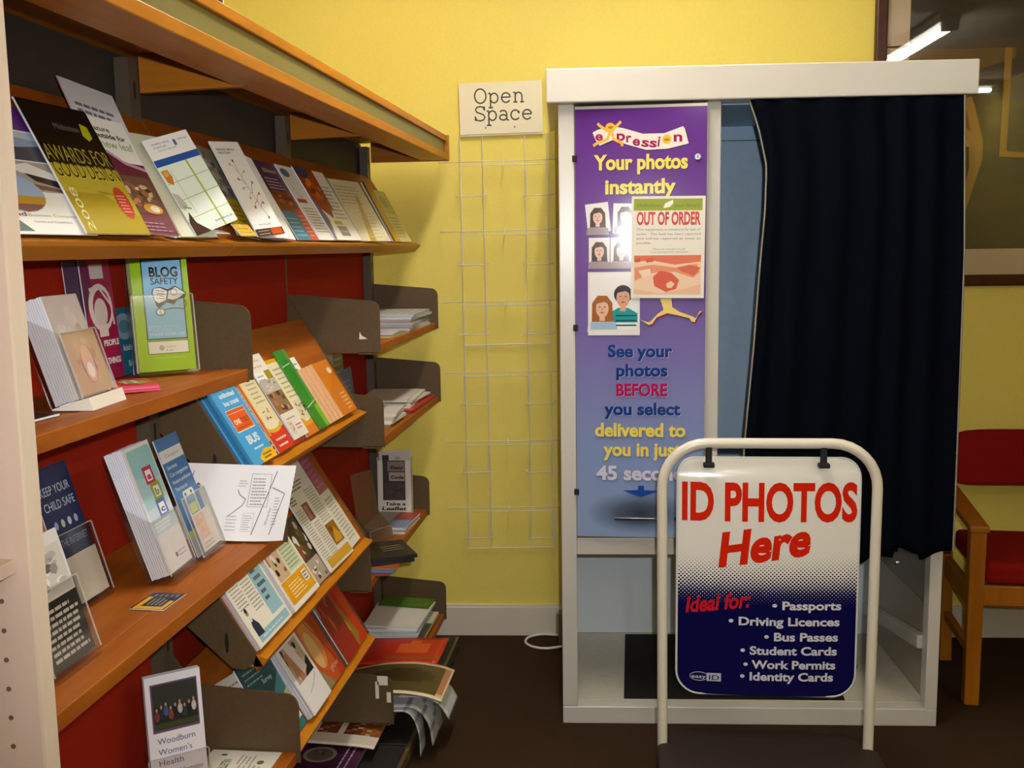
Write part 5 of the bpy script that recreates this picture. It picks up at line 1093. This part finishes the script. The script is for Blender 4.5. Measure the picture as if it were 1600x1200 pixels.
# third shelf
G5 = 'papers on the third flat shelf of the far bay'
for i in range(3):
    flat('magazine', -.742 + .004 * (i % 2), 3.23, .5285 + .0072 * i, .20, .14, .0066, 'c0b4a8', ['d8d4cc', '8a98a8', 'd4ccc4'][i], ['white-edged magazine at the bottom of the stack before the Take a Leaflet box', 'blue-edged magazine in the middle of the stack before the Take a Leaflet box', 'red and grey covered magazine on top of the stack before the Take a Leaflet box'][i], 'magazine', G5, 90 + rnd.uniform(-4, 4),
         (lambda p: (p.rect(.5, 0, 1, .5, '9a3a30'), p.rect(0, 0, .5, .5, '7a8ca0'), p.rect(0, .5, 1, 1, 'b0a898'))) if i == 2 else None)
TL = stand(-.890, 3.470, .5310, -87, 3)
tb = empty('leaflet_box', TL, 'white card Take a Leaflet box with an Easy Code leaflet on the third flat shelf', 'box')
WX, HX = .120, .222
MB().box(0, 0, -.032, WX, HX, -.030, mat('d4c8bc', .5)).build('back_panel', tb)
MB().box(0, 0, -.03, .002, .20, 0, mat('ddd2c4', .5)).box(WX - .002, 0, -.03, WX, .20, 0, mat('ddd2c4', .5)).build('sides', tb)
sh = Sheet(WX, .190, .0015, 'e2d8c8'); sh.rect(.16, .26, .82, 1, '3a3230'); sh.text('Take a', .2, .82, .165, .06, '201c1a', .03, .2); sh.text('Leaflet', .12, .84, .075, .065, '201c1a', .03, .2)
sh.rect(.30, .80, .80, .98, '8a7a70'); sh.text('Easy', .40, .78, .84, .06, '201c1a', .04); sh.rect(.34, .62, .80, .78, 'b09a8c'); sh.text('Code', .40, .78, .66, .06, '201c1a', .04); sh.photo(.2, .27, .80, .58, ['4a3c38', '2c3444', '7a4a24', '3a3034', '5a5460'], 14, 3)
sh.build('front_panel', tb, fix=False)
sh = Sheet(WX - .012, .20, .002, 'cfc0b4'); sh.rect(.10, .05, .32, .95, '2a2624'); sh.ell(.6, .90, .1, .03, 'b0a49a'); sh.text('information', .4, .9, .82, .02, '8a7c74')
fin(sh, 'leaflet', TL @ Matrix.Translation((.006, .018, -.006)), 'grey-pink Easy Code leaflet in the Take a Leaflet box', 'leaflet')
holder(stand(-.820, 3.100, 0.5402, -28, 9), .095, .215, .045, .03, 'empty clear holder with painted brown reflections, in front of the Take a Leaflet box', 9, M_acr=M_brownrefl)
for i in range(3):
    flat('leaflet', -.690 + .008 * i, 2.80 + .02 * i, .5285 + .0034 * i, .14, .16, .003, ['8a2c1c', '2f7aa8', 'a8501c'][i], ['a83a24', '3f8ab8', 'b86a30'][i], ['dark red leaflet jutting from the third shelf under the black brochures', 'blue leaflet jutting from the third shelf under the black brochures', 'orange leaflet directly under the black brochures'][i], 'leaflet', G5, 96)
flat('brochure', -.640, 2.905, .5395, .17, .21, .011, '1c1a14', '0e0c0a', 'lower of the two black brochures jutting from the third flat shelf', 'brochure', 'black brochures', 118)
flat('brochure', -.632, 2.910, .5510, .17, .21, .010, '2a2616', '0e0c0a', 'upper black brochure with gold marks, jutting over the third shelf\'s edge', 'brochure', 'black brochures', 118, lambda p: (p.rect(0, .5, .6, 1, '343018'), [p.stroke([(.45 + .12 * k, .1), (.40 + .12 * k, .4)], .003, 'b09a60') for k in range(3)]), .25)
# lowest shelf
G6 = 'heap on the lowest flat shelf of the far bay'
def box3(name, x0, x1, y0, y1, z, t, base, edge, label, cat, rot=90, draw=None): return flat(name, x1, y0, z, y1 - y0, x1 - x0, t, base, edge, label, cat, G6, rot, draw)
box3('magazine', -.90, -.70, 3.22, 3.51, .1415, .012, '3a3a2c', '4a4434', 'dark magazine at the bottom of the far stack on the lowest flat shelf', 'magazine')
box3('magazine', -.90, -.695, 3.22, 3.51, .154, .012, 'd0c4a4', 'c8bc9c', 'cream magazine near the bottom of the far stack on the lowest flat shelf', 'magazine', 89, lambda p: p.photo(0, 0, .6, .6, ['4a4a34', '2c3420', '8a7a4a', '1c1c14'], 10, 2))
for i in range(6):
    box3('sheet', -.90, -.715 + .004 * (i % 3), 3.24 + .006 * (i % 2), 3.50, .167 + .0068 * i, .0062, 'd8d4c8', ['c4ccd0', 'd0d4d4', 'b8c4c8'][i % 3], ['lowest white wad of the thick paper stack in the far corner of the lowest shelf', 'second white wad from the bottom of the thick far corner stack', 'third white wad from the bottom of the thick far corner stack', 'third white wad from the top of the thick far corner stack', 'second white wad from the top of the thick far corner stack', 'topmost white wad of the thick far corner stack'][i], 'paper', 90 + rnd.uniform(-2, 2))
box3('booklet', -.895, -.71, 3.42, 3.51, .209, .004, '4a6a1c', '3a5a1c', 'green booklet lying across the far corner of the white stack', 'booklet', 84)
def curved(name, prof, y0, y1, t, colf, label, cat, group=G6, n=10, twist=0, m=8):
    """limp paper: profile of (x,z) points, run along y, colf(i,j) picks the print colour"""
    P = smooth([(x, 0, z) for x, z in prof], 5); vs = []; fs = []; b = MB()
    for i, p in enumerate(P):
        for j in range(m + 1):
            s = j / m; k = i / (len(P) - 1); vs.append((p.x, y0 + (y1 - y0) * s + twist * k * k, p.z))
    base = len(b.v); b.v += vs
    for i in range(len(P) - 1):
        for j in range(m):
            b.f.append((i * (m + 1) + j, (i + 1) * (m + 1) + j, (i + 1) * (m + 1) + j + 1, i * (m + 1) + j + 1)); b.mi.append(b._m(mat(colf(i / (len(P) - 1), (j + .5) / m), .4))); b.sm.append(True)
    o = b.build(name, None, MW0, fix=False); q = o.modifiers.new('thick', 'SOLIDIFY'); q.thickness = t; q.offset = -1
    return tag(o, label, cat, group)
red1 = lambda i, j: 'd0581c' if (i - .62) ** 2 * 16 + (j - .6) ** 2 * 9 < .5 else ('9a4a18' if .08 < j < .26 and i > .3 else 'b8240c')  # red cover with printed orange and brown patches
curved('magazine', [(-.90, .150), (-.75, .152), (-.62, .156)], 3.0, 3.2, .008, lambda i, j: 'b8a48c', 'cream-edged magazine under the red ones on the lowest flat shelf', 'magazine')
curved('magazine', [(-.90, .162), (-.75, .166), (-.61, .170)], 2.98, 3.19, .009, red1, 'lower glossy red magazine jutting from the lowest flat shelf', 'magazine')
curved('magazine', [(-.90, .174), (-.75, .182), (-.60, .186)], 3.01, 3.215, .009, red1, 'upper glossy red magazine with an orange patch on the lowest flat shelf', 'magazine')
curved('newspaper', [(-.88, .152), (-.70, .160), (-.62, .158), (-.580, .110), (-.570, .035)], 2.745, 2.90, .004, lambda i, j: 'c4c4c0' if int(i * 20 + j * 3) % 4 else '8a8a8c', 'outer limp newspaper drooping over the edge of the lowest flat shelf', 'newspaper', twist=.03)
curved('newspaper', [(-.88, .158), (-.70, .166), (-.60, .166), (-.555, .140), (-.530, .095)], 2.80, 2.95, .003, lambda i, j: ('c8b890' if .5 < i < .7 and .2 < j < .5 else 'ccccc8') if int(i * 22) % 5 else '9a9a9c', 'newspaper with a small colour picture drooping beside the fashion magazine', 'newspaper', twist=.02)
curved('newspaper', [(-.88, .146), (-.70, .154), (-.630, .150), (-.603, .09), (-.600, .015)], 2.73, 2.80, .003, lambda i, j: 'b8b8b4' if int(i * 16) % 3 else '8c8c8e', 'inner limp newspaper hanging lowest from the lowest flat shelf', 'newspaper', twist=.01)
def fash(i, j):
    if i > .90 or j < .06 or j > .96: return 'd4c49a'
    if i > .82: return 'a8704e' if .12 < j < .9 else 'c4b48c'
    return '4a3c1e' if (i - .45) ** 2 * 6 + (j - .55) ** 2 * 9 > .45 else '2c2210'
curved('magazine', [(-.86, .180), (-.76, .204), (-.66, .212), (-.58, .204), (-.535, .190)], 2.73, 2.95, .004, fash, 'brown fashion magazine with a cream border, bent over the lowest flat shelf\'s edge', 'magazine', m=14)
# on the plinth of the middle bay
G7 = 'magazines on the plinth'
def d_purple(p): p.rect(0, 0, 1, 1, '3c1430'); p.ell(.45, .62, .22, .26, '8a7a6a'); p.ell(.45, .62, .17, .2, '5a4a40'); p.photo(.33, .5, .57, .74, ['5a4a40', '9a8a78', '2c2020'], 5, 2); p.lines(.1, .1, .9, .3, 2, 'a08a9a', .25); p.rect(.8, 0, 1, 1, '4a1a3c')
for i in range(4):
    flat('magazine', -.742 + .003 * (i % 2), 2.50 + .004 * (i % 3), .0675 + .0052 * i, .20, .18, .005, '3c1430', ['8a7484', '5a2c50', 'a8949c', '6a3a60'][i], ['lilac-edged magazine at the bottom of the purple pile on the plinth', 'purple magazine, second from the bottom of the pile on the plinth', 'pale-edged magazine, second from the top of the purple pile on the plinth', 'purple magazine with a round picture, on top of the pile on the plinth'][i], 'magazine', G7, 90 + rnd.uniform(-1.5, 1.5), d_purple if i == 3 else None)
def foodm(i, j):
    for a, b, c in ((.08, .38, '6a3a1c'), (.43, .62, '5a2c18'), (.66, .96, '84481e')):
        if a < j < b and .30 < i < .82: return c if int(i * 31 + j * 37) % 4 else ('b8926a' if int(j * 50) % 3 == 0 else '9c5c2c')
    return 'd4c8b4'
curved('magazine', [(-.905, .110), (-.84, .108), (-.76, .104), (-.705, .098)], 2.62, 2.84, .004, lambda i, j: foodm(j, i), 'white magazine with rows of food photos, above the purple pile on the plinth', 'magazine', G7, m=18)
